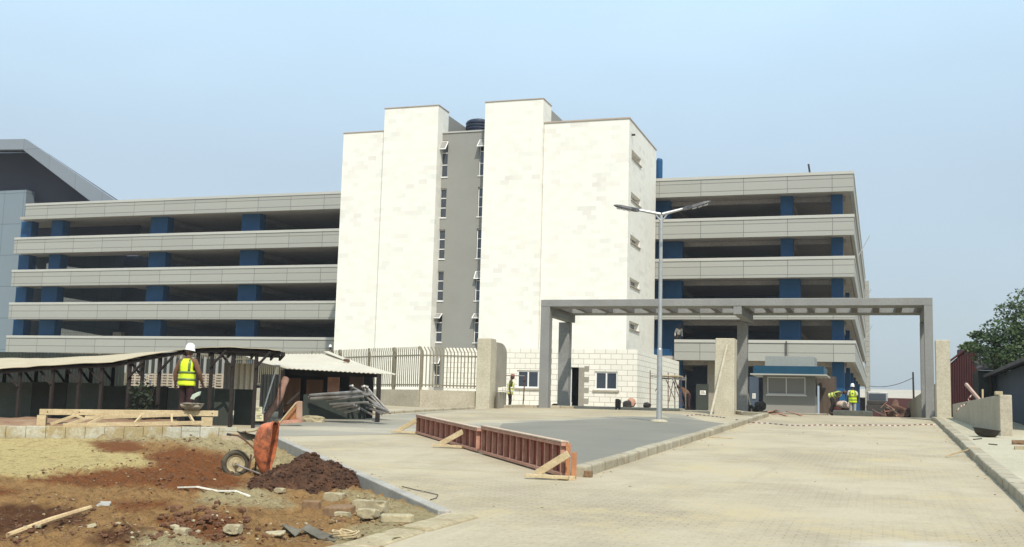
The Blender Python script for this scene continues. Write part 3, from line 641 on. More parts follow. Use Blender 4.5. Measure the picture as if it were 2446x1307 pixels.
mb = MB(); mb.box(x1, 60.5, 2.75, x1+.03, 61.4, 3.7); mb.build('side_window', M['glass'], GB)
mb = MB(); mb.box(-3.2, 63.4, 1.87, -2.3, 63.5, 3.9); tag(mb.build('screen_wall', M['brown_screen']), 'brown corrugated screen beside the booth under its canopy', 'screen')

# ============================================================ ENTRANCE GATE FRAME
GF = thing('entrance_gate', 'wide grey concrete entrance frame with slatted top over the driveway', 'gate', (-6.5, 50, 1.75))
def post(x0, x1, y0, y1, top, n='post'):
    mb = MB(); mb.box(x0, y0, gz(y0)-.1, x1, y1, top); return mb.build(n, M['gate_grey'], GF, bevel=.015)
post(-15.2, -14.76, 50.0, 50.5, 6.49); post(1.78, 2.13, 50.0, 50.5, 6.49)
post(-15.5, -14.95, 54.2, 54.75, 6.1); post(-6.55, -6.08, 54.2, 54.75, 6.1); post(1.75, 2.13, 54.2, 54.75, 6.1)
mb = MB(); mb.box(-15.2, 50.0, 6.495, 2.13, 51.2, 6.82); mb.build('front_beam', M['gate_grey'], GF, bevel=.015)
mb = MB(); mb.box(-15.5, 53.5, 6.495, 2.13, 54.8, 6.82); mb.build('rear_beam', M['gate_grey'], GF, bevel=.015)
for x0, x1 in ((-15.2, -14.8), (-6.22, -5.85), (1.76, 2.12)):
    mb = MB(); mb.box(x0, 50.51 if x0 != -6.22 else 50.02, 6.12, x1, 54.79, 6.492); mb.build('cross_beam', M['gate_grey'], GF, bevel=.015)
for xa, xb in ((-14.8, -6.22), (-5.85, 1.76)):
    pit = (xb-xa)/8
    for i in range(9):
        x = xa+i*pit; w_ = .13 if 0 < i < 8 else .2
        mb = MB(); mb.box(x-w_, 51.201, 6.497, x+w_, 53.499, 6.818); mb.build('slat', M['gate_shade'], GF)

# ============================================================ STREET LAMP
lb = gp(1574, 1013); lb.z = gz(lb.y)+.07
SLP = thing('street_lamp', 'tall galvanised double armed street lamp on the grey traffic island', 'street lamp', lb)
D = (lb-EYE).dot(FWD)
top = aD(1580.2, 503, D); top.x, top.y = lb.x, lb.y
mb = MB(); H = top.z-lb.z
mb.lathe(lb, [(.0, 0), (.15, 0), (.15, .03), (.09, .05), (.086, H*.34), (.084, H*.345), (.07, H*.35), (.056, H), (0, H+.02)], 14); mb.build('pole', M['galv'], SLP, smooth=False)
mb = MB(); mb.lathe(lb, [(.0, .0), (.3, 0), (.28, .05), (.15, .08), (.1, .08)], 14); mb.build('base_mortar', M['pavement'], SLP)
for tip, mid, a0, up in (((1466, 490), (1526, 502), (1578, 512), 1), ((1699, 480), (1632, 499), (1582, 512), 1)):
    p0, p1, p2 = aD(*a0, D), aD(*mid, D), aD(*tip, D)
    mb = MB(); mb.tube([p0, p1], [.055, .042], 8); br = p0+(p1-p0)*.28; mb.tube([p0-Vector((0, 0, .22)), br], .03, 6); mb.build('arm', M['galv'], SLP)
    d = (p2-p1); L = d.length; d.normalize(); s = d.cross(Vector((0, 0, 1))).normalized(); u = s.cross(d)
    if u.z < 0: u = -u
    rings = []
    for t, wd, h0, h1 in ((-.02, .05, -.05, .05), (.12, .07, -.07, .06), (.3, .15, -.06, .05), (.7, .17, -.05, .05), (.9, .12, -.03, .03), (1.0, .04, -.01, .01)):
        c = p1+d*L*t; rings.append([c-s*wd+u*h0, c+s*wd+u*h0, c+s*wd*.9+u*h1*.6, c+u*h1, c-s*wd*.9+u*h1*.6])
    mb = MB(); mb.loft(rings, True, True, True); hd = mb.build('lamp_head', M['lamp_dark'], SLP)
    for t in (.38, .58, .78):
        c = p1+d*L*t-u*.065; mb = MB(); mb.obox(c-s*.09-d*.07-u*.03, s*.18, d*.14, u*.04); mb.build('lens', M['lens'], hd, bevel=.01)

# ============================================================ PILLARS AND WALLS BY THE GATE
def pillar(xl, xr, ytop, yb, mt, dep, label, extra=0):
    a, b_ = gp(xl, yb), gp(xr, yb); Y = (a.y+b_.y)/2; a, b_ = aY(xl, yb, Y), aY(xr, yb, Y); zt = aY((xl+xr)/2, ytop, Y).z; z0 = gz(Y)-.1
    mb = MB(); e = .05*extra
    mb.loft([[(a.x-e, Y-e, z0), (b_.x, Y-e, z0), (b_.x, Y+dep, z0), (a.x-e, Y+dep, z0)], [(a.x, Y, zt), (b_.x, Y, zt), (b_.x, Y+dep, zt), (a.x, Y+dep, zt)]], True, True, True)
    return tag(mb.build('concrete_pillar', mt, bevel=.025), label, 'pillar', 'bare concrete pillars at the entrance'), a, b_, Y, zt
_, pa, pb, PYL, pzt = pillar(1135, 1168, 808, 976, M['render_pale'], .75, 'bare concrete pillar ending the picket fence beside the curved wall')
_, qa, qb, QY, qzt = pillar(1708, 1754, 808, 990, M['render_pale'], .8, 'pale rendered concrete pillar with a plank leaning on it, between the gate posts', 1)
_, ra, rb, RY, rzt = pillar(2238, 2273, 812, 1006, M['render_pale'], .7, 'square concrete pillar at the kerb just outside the end gate post')
mb = MB(); a = aY(1698, 991, QY-.75); b_ = aY(1737, 824, QY-.04); mb.beam(a, b_, .04, .085, (1, 0, 0)); tag(mb.build('leaning_plank', M['pale_wood'], bevel=.006), 'long pale plank leaning against the pillar between the gate posts', 'plank')
# curved wing wall behind the fence pillar
x = pb.x+.02; y0, y1 = PYL+.76, aX(1210, 900, pb.x+.02).y; zt = pzt-.12; poly = [(x, y0, gz(y0)+.0), (x, y1, gz(y1))]
r = .9
for k in range(9): a = k/8*pi/2; poly.append((x, y1-r+r*cos(a), zt-r*.55+r*.55*sin(a)))
poly.append((x, y0, zt))
mb = MB(); mb.prism(poly, (-.25, 0, 0)); tag(mb.build('wing_wall', M['render_grey'], bevel=.02), 'grey rendered wall with rounded top corner beside the fence pillar', 'wall')
a, b_ = aY(1166, 973, PYL-.02), aY(1213, 973, PYL+2.6); zt_ = aY(1190, 937, PYL+1.2).z; lx = aY(1209, 960, PYL+2.2).x
mb = MB(); mb.prism([(pb.x+.3, PYL+.3, 1.5), (lx, PYL+2.2, 1.5), (lx, PYL+2.2, zt_), (pb.x+.3, PYL+.3, zt_)], (-.2, .25, 0)); tag(mb.build('low_wall', M['render_grey'], bevel=.02), 'low grey block wall below the rounded wall, beside the standing man', 'wall')
for k, t in enumerate((.2, .5, .78)):
    c = Vector((pb.x+.3+(lx-pb.x-.3)*t, PYL+.3+1.9*t, zt_+.004)); mb = MB(); mb.box(c.x-.1, c.y+.02, c.z, c.x+.1, c.y+.2, c.z+.2+.03*k)
    tag(mb.build('half_block', M['white_block'], bevel=.01), 'white half block standing on the low grey wall', 'block', 'white half blocks on the low wall')

# low wall and picket fence
FP = [Vector((pa.x+.05, PYL+.35, 0))]
for x_, y_, d_ in ((1005, 900, 50), (880, 900, 53), (745, 900, 57), (300, 900, 66), (-60, 900, 72)): p = aD(x_, y_, d_); FP.append(Vector((p.x, p.y, 0)))
GZF = 1.6
def fz(p): return gz(p.y)-.05
mb = MB(); fw = thing('boundary_wall', 'low rendered wall carrying the beige picket fence', 'wall', FP[1]+Vector((0, 0, 1.5)))
for a, b_ in zip(FP, FP[1:]):
    d = (b_-a).normalized(); s = Vector((-d.y, d.x, 0))*.12
    mb.prism([a-s+Vector((0, 0, 1.2)), b_-s+Vector((0, 0, 1.2)), b_+s+Vector((0, 0, 1.2)), a+s+Vector((0, 0, 1.2))], (0, 0, 1.2))
mb.build('wall', M['render'], fw)
FN = thing('picket_fence', 'beige steel picket fence with outward bent tops on a low wall', 'fence', FP[1]+Vector((0, 0, 2.4)))
cum = 0; mb = MB(); posts = []
for si, (a, b_) in enumerate(zip(FP, FP[1:])):
    L = (b_-a).length; d = (b_-a)/L; s = Vector((d.y, -d.x, 0))
    if s.dot(EYE-a) < 0: s = -s
    n = int(L/.15)
    for i in range(n):
        p = a+d*(i+.5)*L/n
        P = [p+Vector((0, 0, 2.52)), p+Vector((0, 0, 4.02)), p+Vector((0, 0, 4.12))-s*.015+d*.01, p+Vector((0, 0, 4.34))-s*.05+d*.13]
        for q0, q1 in zip(P, P[1:]): mb.beam(q0, q1, .05, .018, s)
    for z in (2.62, 3.95): mb.beam(a+Vector((0, 0, z))+s*.02, b_+Vector((0, 0, z))+s*.02, .03, .06)
    m_ = max(1, round(L/2.4))
    for i in range(m_): posts.append((a+d*L*(i+1)/m_, s, d))
mb.build('picket_panel', M['fence'], FN)
for p, s, d in posts:
    mb = MB(); mb.beam(p+Vector((0, 0, 2.38)), p+Vector((0, 0, 4.12)), .11, .11, s); mb.beam(p+Vector((0, 0, 4.12)), p+Vector((0, 0, 4.34))+d*.13-s*.05, .11, .08, s); mb.build('post', M['fence'], FN)

# ============================================================ PAVEMENT WALL, BACKGROUND AT THE SIDE
mb = MB(); n0, f0 = gp(2390, 1053), gp(2276, 1008); n1 = aY(2420, 1054, n0.y)
zt = aY(2390, 943, n0.y).z; zf = zt-.08
mb.prism([(n0.x, n0.y, .9), (n1.x, n1.y, .9), (f0.x+.42, f0.y+1, 1.3), (f0.x, f0.y+1, 1.3)], (0, 0, 0.01)); mb = MB()
mb.loft([[(n0.x, n0.y, .9), (n1.x, n1.y, .9), (f0.x+.42, f0.y, .9), (f0.x, f0.y, .9)], [(n0.x, n0.y, zt), (n1.x, n1.y, zt), (f0.x+.42, f0.y, zf), (f0.x, f0.y, zf)]], True, True, True)
tag(mb.build('low_wall', M['render_stained'], bevel=.02), 'thick low rendered wall along the pavement behind the kerbside pillar', 'wall')
p = aY(2387, 943, n0.y+.3); mb = MB(); mb.box(p.x-.1, p.y, zt+.003, p.x+.09, p.y+.3, zt+.1); tag(mb.build('loose_block', M['stone_pale'], bevel=.01), 'loose concrete block lying on the thick low wall', 'block')
a = aY(2347, 962, n0.y+6); b_ = aY(2347, 930, n0.y+6); mb = MB(); mb.beam(a+Vector((0, 0, -.6)), b_, .13, .05, (1, 0, 0)); tag(mb.build('short_plank', M['timber'], bevel=.005), 'short upright board behind the thick low wall', 'plank')
a = aY(2342, 958, n0.y+8); b_ = aY(2307, 917, n0.y+8.6); mb = MB(); mb.beam(a, b_, .09, .09); tag(mb.build('leaning_post', pm('pinkish_timber', (.46, .33, .27), (.36, .25, .2), 4), bevel=.006), 'pinkish timber leaning over the thick low wall', 'plank')
# metal pan on the pavement
def bowl(name, c, r, h, mt, label, cat, tilt=0, fill=None):
    mb = MB(); ax = Vector((sin(tilt), 0, cos(tilt)))
    mb.lathe(c, [(0, 0), (r*.55, .0), (r*.8, h*.35), (r*.96, h*.92), (r*1.04, h), (r*1.03, h+.012), (r*.93, h*.95), (r*.76, h*.4), (r*.5, .02), (0, .02)], 22, ax)
    if not fill: return tag(mb.build(name, mt, smooth=True), label, cat)
    t = thing(name, label, cat, c); mb.build('bowl', mt, t, smooth=True)
    mb = MB(); mb.rock(Vector(c)+Vector((0, 0, h*.72)), r*.95, 3, (1, 1, .28), 3, .3); mb.build('mortar', M['render'], t, smooth=True)
    return t
c = gp(2355, 1044, .13); c.z = gz(c.y)+.135; bowl('metal_pan', c, .34, .2, M['dark_metal'], 'shallow dark metal head pan on the pavement by the wall', 'basin', .12)
for (xa, ya), (xb, yb) in (((2325, 1051), (2345, 1049)), ((2362, 1062), (2382, 1064))):
    a, b_ = gp(xa, ya, .13), gp(xb, yb, .13); mb = MB(); mb.tube([a+Vector((0, 0, .012)), b_+Vector((0, 0, .012))], .014, 6); tag(mb.build('stick', M['dark_metal']), 'thin dark stick lying on the pale pavement', 'stick', 'sticks on the pavement')
# long plank at the kerb
a, b_ = gp(2258, 1094), gp(2328, 1087); mb = MB(); mb.prism([(a.x, a.y, a.z+.05), (b_.x, b_.y, b_.z+.17), (b_.x+.05, b_.y+.13, b_.z+.17), (a.x+.02, a.y+.1, a.z+.05)], (0, 0, -.03)); tag(mb.build('loose_board', M['timber']), 'thin board propped from the driveway onto the kerb', 'plank')
# retaining wall behind the gate, shed wall, red sheet lean-to
mb = MB(); mb.prism([(2.25, 52, 1.6), (2.25, 105, 1.6), (2.25, 105, 3.25), (2.25, 52, 3.25)], (.25, 0, 0)); tag(mb.build('retaining_wall', M['render_grey']), 'long shaded wall running away behind the end gate post', 'wall')
Y = 54; RS = thing('red_shed', 'dark red sheet metal shed with sloping top behind the pavement wall', 'shed', aY(2300, 1000, Y))
P = [aY(2268, 1000, Y), aY(2338, 1000, Y), aY(2336, 812, Y), aY(2268, 870, Y)]
mb = MB(); mb.prism(P, (0, 4, 0)); mb.build('wall', M['red_sheet'], RS)
mb = MB(); n_ = 12
for i in range(n_):
    t = (i+.5)/n_; a = P[0]+(P[1]-P[0])*t; b_ = P[3]+(P[2]-P[3])*t; mb.tube([a+Vector((0, -.02, 0)), b_+Vector((0, -.02, -.05))], .035, 6)
mb.build('wall_ribs', M['red_sheet'], RS)
mb = MB(); a, b_ = aY(2289, 851, Y+.6), aY(2308, 835, Y+.6); mb.box(a.x, a.y, a.z-.3, b_.x, a.y+.8, b_.z); mb.build('roof_box', M['soffit_dark'], RS)
mb = MB(); mb.prism([P[3]+Vector((-.1, -.15, .0)), P[2]+Vector((.05, -.15, .0)), P[2]+Vector((.05, -.15, .1)), P[3]+Vector((-.1, -.15, .1))], (0, 4.3, 0)); mb.build('roof', M['red_sheet'], RS)
BS = thing('blue_shed', 'dark slate blue walled shed with tiled eaves under the tree', 'shed', aY(2420, 1050, 40))
mb = MB(); a = aY(2398, 1060, 44); b_ = aY(2375, 1000, 47)
xw = 4.55; yn = 36; yf = aX(2372, 950, xw).y; zt = 3.55
mb.prism([(xw, yn, .4), (xw, yf, .4), (xw, yf, zt), (xw, yn, zt)], (6, 0, 0)); mb.build('wall', M['navy_wall'], BS)
mb = MB(); mb.prism([(xw-.5, yn, zt-.08), (xw-.5, yf+.6, zt-.08), (xw+3, yf+.6, zt+1.1), (xw+3, yn, zt+1.1)], (0, 0, .12)); mb.build('roof', M['thatch'], BS)
Y = 50; a, b_ = aY(2336, 1000, Y), aY(2378, 1000, Y); DH = thing('dark_shed', 'shaded lean-to with louvred gable between the red shed and the tree', 'shed', a)
mb = MB(); mb.box(a.x+.05, Y, 1.6, b_.x+2, Y+3, aY(2350, 885, Y).z); mb.build('wall', M['dark_board'], DH)
mb = MB(); z0 = aY(2350, 884, Y).z
for k in range(9): mb.box(a.x+.02, Y+.05+k*.03, z0+k*.11, a.x+1.6, Y+.2+k*.03, z0+k*.11+.08)
mb.build('louvre', M['thatch'], DH)
mb = MB(); q0, q1 = aY(2334, 886, Y-.2), aY(2400, 870, Y-.2); mb.prism([q0, q1, q1+Vector((0, 1.5, .35)), q0+Vector((0, 1.5, .35))], (0, 0, .1)); mb.build('roof', M['thatch'], DH)
mb = MB(); p = aY(2370, 1000, Y-.5); mb.tube([(p.x, p.y, 1.5), (p.x, p.y, 3.6)], .06, 6); mb.build('post', M['brown_post'], DH)

# tree
def leaf_crown(mb, c, r, n, size, sq=(1, 1, .7), seed=0):
    rnd = random.Random(seed)
    for _ in range(n):
        while True:
            q = Vector((rnd.uniform(-1, 1), rnd.uniform(-1, 1), rnd.uniform(-1, 1)))
            if .25 < q.length < 1: break
        if noise.noise(q*2.6+Vector((seed, 0, 0))) < -.12: continue
        p = Vector(c)+Vector((q.x*sq[0], q.y*sq[1], q.z*sq[2]))*r
        a = Vector((rnd.gauss(0, 1), rnd.gauss(0, 1), rnd.gauss(0, .5))).normalized(); b = a.orthogonal().normalized(); b = (b*cos(rnd.random()*6)+a.cross(b)*sin(rnd.random()*6)); s = size*rnd.uniform(.6, 1.3)
        i = mb.pts([p, p+a*s*.5+b*s*.28, p+a*s, p+a*s*.5-b*s*.28]); mb.face([i, i+1, i+2, i+3])
TC = aY(2450, 860, 47); TB = Vector((TC.x+.2, 47, 1.6))
TR = thing('tree', 'dark leafy tree spreading over the sheds beyond the pavement', 'tree', TB)
mb = MB(); mb.tube([TB, TB+Vector((.1, 0, 1.2)), TB+Vector((-.1, .1, 2.4)), TC+Vector((0, 0, .6))], [.22, .17, .13, .05], 9)
limbs = [(2410, 850), (2440, 815), (2425, 870), (2385, 858), (2446, 780), (2395, 790), (2340, 800), (2330, 832), (2420, 745), (2360, 850), (2318, 822), (2470, 720), (2500, 800), (2408, 830), (2445, 850), (2480, 770), (2300, 829), (2368, 812), (2430, 800)]
ends = []; dy_ = [.4, -.3, -.6, .2, .1]
for k, (x_, y_) in enumerate(limbs):
    e = aY(x_, y_, 47+([.4, -.3, -.6, .2, .1]+[0, .6, -.8, .9, -.5, .2, .5, -.4, 1.1, -1.2, .3, 0, -.3, .2])[k]); ends.append(e); mid = (TB+Vector((0, 0, 2.0)))*.5+e*.5+Vector((0, 0, .12)); mb.tube([TB+Vector((0, 0, 1.7)), mid, e], [.06, .04, .012], 5)
mb.build('trunk', M['bark'], TR)
mb = MB(); sizes = [.75, .7, .6, .5, .6, .62, .3, .32, .5, .5, .16, .7, .8, .62, .7, .75, .12, .4, .62]
for k, e in enumerate(ends):
    fl = .45 if k in (6, 7, 10, 16, 17) else .75
    leaf_crown(mb, e, sizes[k]*1.12, int(200+1500*sizes[k]), .12, (1.25, 1, fl), k)
mb.build('crown', M['leaf'], TR, recalc=False)
# things seen through the gate
Y = 170; a, b_ = aY(2078, 950, Y), aY(2230, 950, Y); zt = aY(2130, 934, Y).z
FB = thing('far_hall', 'low hazy beige hall on the horizon seen through the gate', 'building', (a.x, Y, 1.7)); mb = MB(); mb.box(a.x-4, Y, 1.7, b_.x+30, Y+20, zt-1.1); mb.build('wall', M['soffit_dark'], FB)
mb = MB(); mb.prism([(a.x-5, Y-1, zt-1.2), (b_.x+31, Y-1, zt-1.2), (b_.x+31, Y+12, zt+.3), (a.x-5, Y+12, zt+.3)], (0, 0, .2)); mb.build('roof', M['far_wall'], FB)
Y = 118; a = aY(2183, 944, Y); mb = MB(); zt = aY(2181, 889, Y).z; mb.tube([(a.x, Y, 1.7), (a.x-.05, Y, zt)], [.11, .08], 8); tag(mb.build('utility_pole', M['brown_post']), 'slim dark utility pole seen through the gate', 'pole')
ws = Vector((-1.2, 125, 5.2)); we = Vector((a.x-.05, Y, zt-.55)); mb = MB(); mb.tube([ws+(we-ws)*t-Vector((0, 0, 3.2*t*(1-t)*.5)) for t in [i/10 for i in range(11)]], .03, 5); tag(mb.build('overhead_wire', M['dark_metal']), 'sagging wire from the parking deck to the slim pole', 'wire')
Y = 96; c = aY(2128, 985, Y); hp = thing('debris_heap', 'heap of reddish rubble and rods beyond the gate', 'rubble heap', (c.x, Y, 1.75))
mb = MB(); mb.rock((c.x+.3, Y, 1.75), .8, 5, (1.35, 1.1, 1.25), 5, .9, 3); mb.build('heap', M['brick_red'], hp)
for k in range(9):
    mb = MB(); q = Vector((c.x+random.uniform(-.9, 1.0), Y-1.2, 1.9+random.uniform(0, .7))); mb.tube([q, q+Vector((random.uniform(-.8, .8), -.2, random.uniform(-.1, .5)))], .03, 5); mb.build('rod', M['steel'] if k % 2 else M['timber_pink'], hp)
Y = 100; c = aY(2096, 990, Y); TK = thing('parked_truck', 'small open truck parked beyond the gate beside the red heap', 'truck', (c.x, Y, 1.75))
mb = MB(); mb.box(c.x-.9, Y, 2.35, c.x+.9, Y+3.6, 2.9); mb.box(c.x-.85, Y+.1, 2.901, c.x+.85, Y+.3, 3.25); mb.build('body', M['dark_metal'], TK, bevel=.06)
mb = MB(); mb.box(c.x-.85, Y+.5, 2.902, c.x+.85, Y+2, 4.05); cab = mb.build('cab', M['galv'], TK, bevel=.1)
mb = MB(); mb.box(c.x-.7, Y+.47, 3.3, c.x+.7, Y+.495, 3.85); mb.build('windscreen', M['glass'], cab)
for sx in (-.75, .75):
    mb = MB(); mb.lathe((c.x+sx-.1, Y+.7, 2.2), [(0, 0), (.28, 0), (.42, .03), (.42, .2), (.28, .23), (0, .23)], 16, (1, 0, 0)); mb.build('wheel', M['tyre'], TK)
mb = MB(); mb.box(c.x-1.1, Y-.05, 4.6, c.x+2.6, Y+.1, 4.7); 
Y = 140; a = aY(2120, 945, Y); mb = MB(); mb.box(a.x-4, Y, 1.7, a.x+7, Y+.3, aY(2120, 951, Y).z); tag(mb.build('brick_wall', M['red_sheet']), 'dark red wall on the horizon seen through the gate', 'wall')

# ============================================================ BLOCK EDGE WALL, RAISED BED AND TIMBER
BW = thing('block_edging', 'low wall of grey sandcrete blocks along the back of the soil plot', 'wall', W1+Vector((0, 0, .6)))
mb = MB(); L = (WF-W1).length; n = int(L/.46); nrm = Vector((-WD.y, WD.x, 0))
if nrm.y < 0: nrm = -nrm
for i in range(n):
    p = W1+WD*(i*.46+.003); q = W1+WD*((i+1)*.46-.003); h = gz(p.y)+.10+random.uniform(-.012, .012); j = nrm*random.uniform(-.008, .01)
    mb.prism([p+j+Vector((0, 0, -.1+gz(p.y)-.5)), q+j+Vector((0, 0, gz(p.y)-.6)), q+j+nrm*.2+Vector((0, 0, gz(p.y)-.6)), p+j+nrm*.2+Vector((0, 0, gz(p.y)-.6))], (0, 0, .6+h-gz(p.y)))
mb.build('block_course', M['blockwork'], BW, bevel=.012)
# earth bed retained behind it
mb = MB(); bw = 3.2; E0 = W1+WD*1.0; E1 = WF; nn = 60; mm = 10; ids = []
for i in range(nn+1):
    for j in range(mm+1):
        p = E0+(E1-E0)*(i/nn)+nrm*(.18+bw*j/mm); edge = sm(j/2)*sm((mm-j)/3)*sm(i/3)
        z = gz(p.y)+.06+.13*edge+.05*noise.noise(p*2.3)+.03*noise.noise(p*6)
        ids.append(len(mb.v)); mb.v.append(Vector((p.x, p.y, z)))
for i in range(nn):
    for j in range(mm): k = i*(mm+1)+j; mb.face([k, k+1, k+mm+2, k+mm+1])
struct(mb.build('earth_bank', pm('reddish_tan_earth', (.30, .20, .12), (.20, .105, .06), 1.5, rough=1, bump=.6), smooth=True))
def dpt(x, y, dd=0): # point on the vertical plane of the block wall, pushed back
    o = W1+nrm*dd; d = ray(x, y); t = (o-EYE).dot(nrm)/d.dot(nrm); return EYE+d*t
a, b_ = dpt(95, 984, .35), dpt(521, 988, .35)
TBM = thing('timber_beam', 'long pale timber formwork beam propped level above the block wall', 'beam', a)
mb = MB(); mb.beam(a, b_, .1, .145); mb.build('board', M['timber'], TBM, bevel=.006)
for x_ in (114, 188, 440, 507):
    t = (x_-95)/426; p = a+(b_-a)*t; mb = MB(); mb.lathe(p-nrm*.056, [(0, 0), (.016, 0), (.016, .012), (0, .012)], 8, nrm); mb.build('bolt_hole', M['black'], TBM)
for xl, xr, yt, yb in ((86, 110, 992, 1022), (480, 508, 997, 1018)):
    p, q = dpt(xl, yb, .3), dpt(xr, yt, .3); mb = MB(); mb.obox(p, Vector((q.x-p.x, q.y-p.y, 0)), nrm*.22, (0, 0, q.z-p.z-.003)); tag(mb.build('timber_block', M['timber'], bevel=.008), 'short timber block propping the end of the long beam', 'block', 'timber props under the beam')
# ladder-like frames
def plank(mb, p, q, w_=.045, h_=.09): mb.beam(p, q, w_, h_)
FR = thing('timber_ladder', 'ladder shaped timber formwork frame lying on the block wall', 'formwork frame', dpt(300, 1015, .1))
fr = [((150, 1018), .02), ((486, 1012), .02), ((203, 1000), .32), ((470, 991), .32)]
Pf = [dpt(*p, d)+Vector((0, 0, .02)) for p, d in fr]
for i, j in ((0, 1), (2, 3)):
    mb = MB(); plank(mb, Pf[i], Pf[j], .05, .10); mb.build('rail', M['timber'], FR, bevel=.005)
for t in (.16, .50, .77, .93):
    p, q = Pf[0]+(Pf[1]-Pf[0])*t, Pf[2]+(Pf[3]-Pf[2])*t; mb = MB(); plank(mb, p+(q-p)*.1, q, .05, .07); mb.build('rung', M['timber'], FR, bevel=.005)
FR2 = thing('timber_offcut', 'short bent timber frame piece lying against the ladder shaped frame', 'formwork frame', dpt(170, 1010, .1))
for A_, B_ in ((((120, 1016), .04), ((180, 994), .26)), (((176, 993), .28), ((202, 1003), .36)), (((205, 1003), .3), ((155, 1018), .05))):
    mb = MB(); plank(mb, dpt(*A_[0], A_[1])+Vector((0, 0, .02)), dpt(*B_[0], B_[1])+Vector((0, 0, .02)), .06, .07); mb.build('rail', M['timber'], FR2, bevel=.005)
c = dpt(459, 977.5, .35); c.z = max(a.z, b_.z)+.075; c.z = (a+(b_-a)*((459-95)/426)).z+.075
bowl('head_pan', c, .285, .17, M['pan'], 'cement splashed head pan of mortar resting on the timber beam', 'basin', 0, True)

# ============================================================ LONG CURVED SHED
M['grey_board'] = pm('grey_green_board', (.085, .10, .085), (.06, .072, .062), 1, bump=.1)
SH = thing('long_shed', 'long low shed with curved tan roof on dark posts', 'shed', (-20, 31, 1))
front = [(-160, 896), (0, 881), (60, 877), (100, 873), (200, 868), (268, 866), (330, 852), (420, 836), (500, 829.5), (560, 830), (640, 834), (670, 837)]
back = [(-160, 866), (0, 856), (60, 856), (100, 856), (200, 852), (268, 849), (330, 843), (420, 838), (500, 842), (560, 846), (640, 851), (668, 852)]
DF, DB = 30.0, 36.5
def dense(P, k=4):
    out = []
    for a_, b2 in zip(P, P[1:]):
        for i in range(k): t = i/k; out.append((a_[0]+(b2[0]-a_[0])*t, a_[1]+(b2[1]-a_[1])*t))
    return out+[P[-1]]
fr_, bk_ = dense(front), dense(back)
F3 = [aD(*p, DF) for p in fr_]; B3 = [aD(*p, DB) for p in bk_]
mb = MB()
for i in range(len(F3)-1):
    for j in range(5):
        q = []
        for (ii, jj) in ((i, j), (i+1, j), (i+1, j+1), (i, j+1)):
            p = F3[ii]+(B3[ii]-F3[ii])*(jj/5); q.append(p+Vector((0, 0, .006*sin(ii*1.3)+.006*sin(jj*5+ii*.4))))
        mb.sheet(q)
rf = mb.build('roof', M['roof_dust'], SH, recalc=False)
bm = bmesh.new(); bm.from_mesh(rf.data); bmesh.ops.remove_doubles(bm, verts=bm.verts, dist=.0005); bmesh.ops.recalc_face_normals(bm, faces=bm.faces); bm.to_mesh(rf.data); bm.free()
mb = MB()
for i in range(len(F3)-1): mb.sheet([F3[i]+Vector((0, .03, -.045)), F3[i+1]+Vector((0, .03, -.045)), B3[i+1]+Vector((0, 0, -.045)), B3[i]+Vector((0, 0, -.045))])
mb.build('shade_sheet', M['soffit_dark'], SH, recalc=False)  # dark sheet added below the roof, its shade put into the colour
so2 = rf.modifiers.new('thick', 'SOLIDIFY'); so2.thickness = .014; so2.offset = 0
mb = MB()
for i in range(len(F3)-1):
    a_, b2 = F3[i]+Vector((0, .12, -.08)), F3[i+1]+Vector((0, .12, -.08)); mb.beam(a_, b2, .05, .09)
mb.build('eave_beam', M['brown_post'], SH)
mb = MB()
for i in range(26, len(F3), 3): mb.beam(F3[i]+Vector((0, .2, -.09)), B3[i]+Vector((0, 0, -.09)), .06, .1)
mb.build('rafters', M['brown_post'], SH)
def roof_z(x, D_):
    P = front if D_ < 33 else back
    for a_, b2 in zip(P, P[1:]):
        if a_[0] <= x <= b2[0]: return a_[1]+(b2[1]-a_[1])*(x-a_[0])/(b2[0]-a_[0])
    return P[-1][1]
psx = [12, 50, 88, 128, 162, 192, 219, 246, 272, 312, 343, 384, 475, 508, 559, 614]
for k, x_ in enumerate(psx):
    D_ = 30.2 if (k % 2 or x_ > 300) else 32.5; t = aD(x_, roof_z(x_, 30)+3, D_); zb = gz(t.y)-.05
    mb = MB(); mb.beam((t.x, t.y, zb), t, .075, .075, (0, 1, 0)); po = mb.build('post', M['brown_post'], SH)
    if x_ < 640:
        L = .45; s_ = 1 if x_ < 300 else (-1 if k % 2 else 1)
        mb = MB(); mb.beam(t+Vector((0, -.06, -.5)), t+Vector((-.45*s_, -.06, -.06)), .05, .05, (0, 1, 0)); mb.build('brace', M['brown_post'], SH)
# low boards, back corrugation, breeze blocks
for xl, xr, yt in ((-150, 78, 914), (80, 160, 912), (162, 246, 914), (248, 318, 922), (320, 400, 924), (402, 478, 926), (480, 510, 926), (562, 608, 930)):
    D_ = 31.6; p, q = aD(xl, yt, D_), aD(xr, yt+random.uniform(-2, 2), D_); mb = MB(); mb.prism([(p.x, p.y, gz(p.y)-.02), (q.x, q.y, gz(q.y)-.02), q, p], (0, .05, 0)); mb.build('low_board', M['dark_board'] if int(xl) % 3 else M['grey_board'], SH)
def corr(p, q, z0, z1, mt, name, par, pitch=.12, dep=.03):
    mb = MB(); d = (q-p); d.z = 0; L = d.length; d.normalize(); s = Vector((d.y, -d.x, 0)); n = int(L/pitch*4); r0, r1 = [], []
    for i in range(n+1):
        c_ = p+d*L*i/n+s*dep*cos(i*pi/2); r0.append((c_.x, c_.y, z0)); r1.append((c_.x, c_.y, z1))
    mb.loft([r0, r1], False); return mb.build(name, mt, par, recalc=False)
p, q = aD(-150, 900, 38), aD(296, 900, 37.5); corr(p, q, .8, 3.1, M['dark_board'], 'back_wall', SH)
p, q = aD(298, 880, 42.0), aD(560, 880, 42); mb = MB(); d = q-p; d.z = 0; n_ = int(d.length/.23); z0, z1 = aD(400, 893, 42).z, aD(400, 848, 42).z
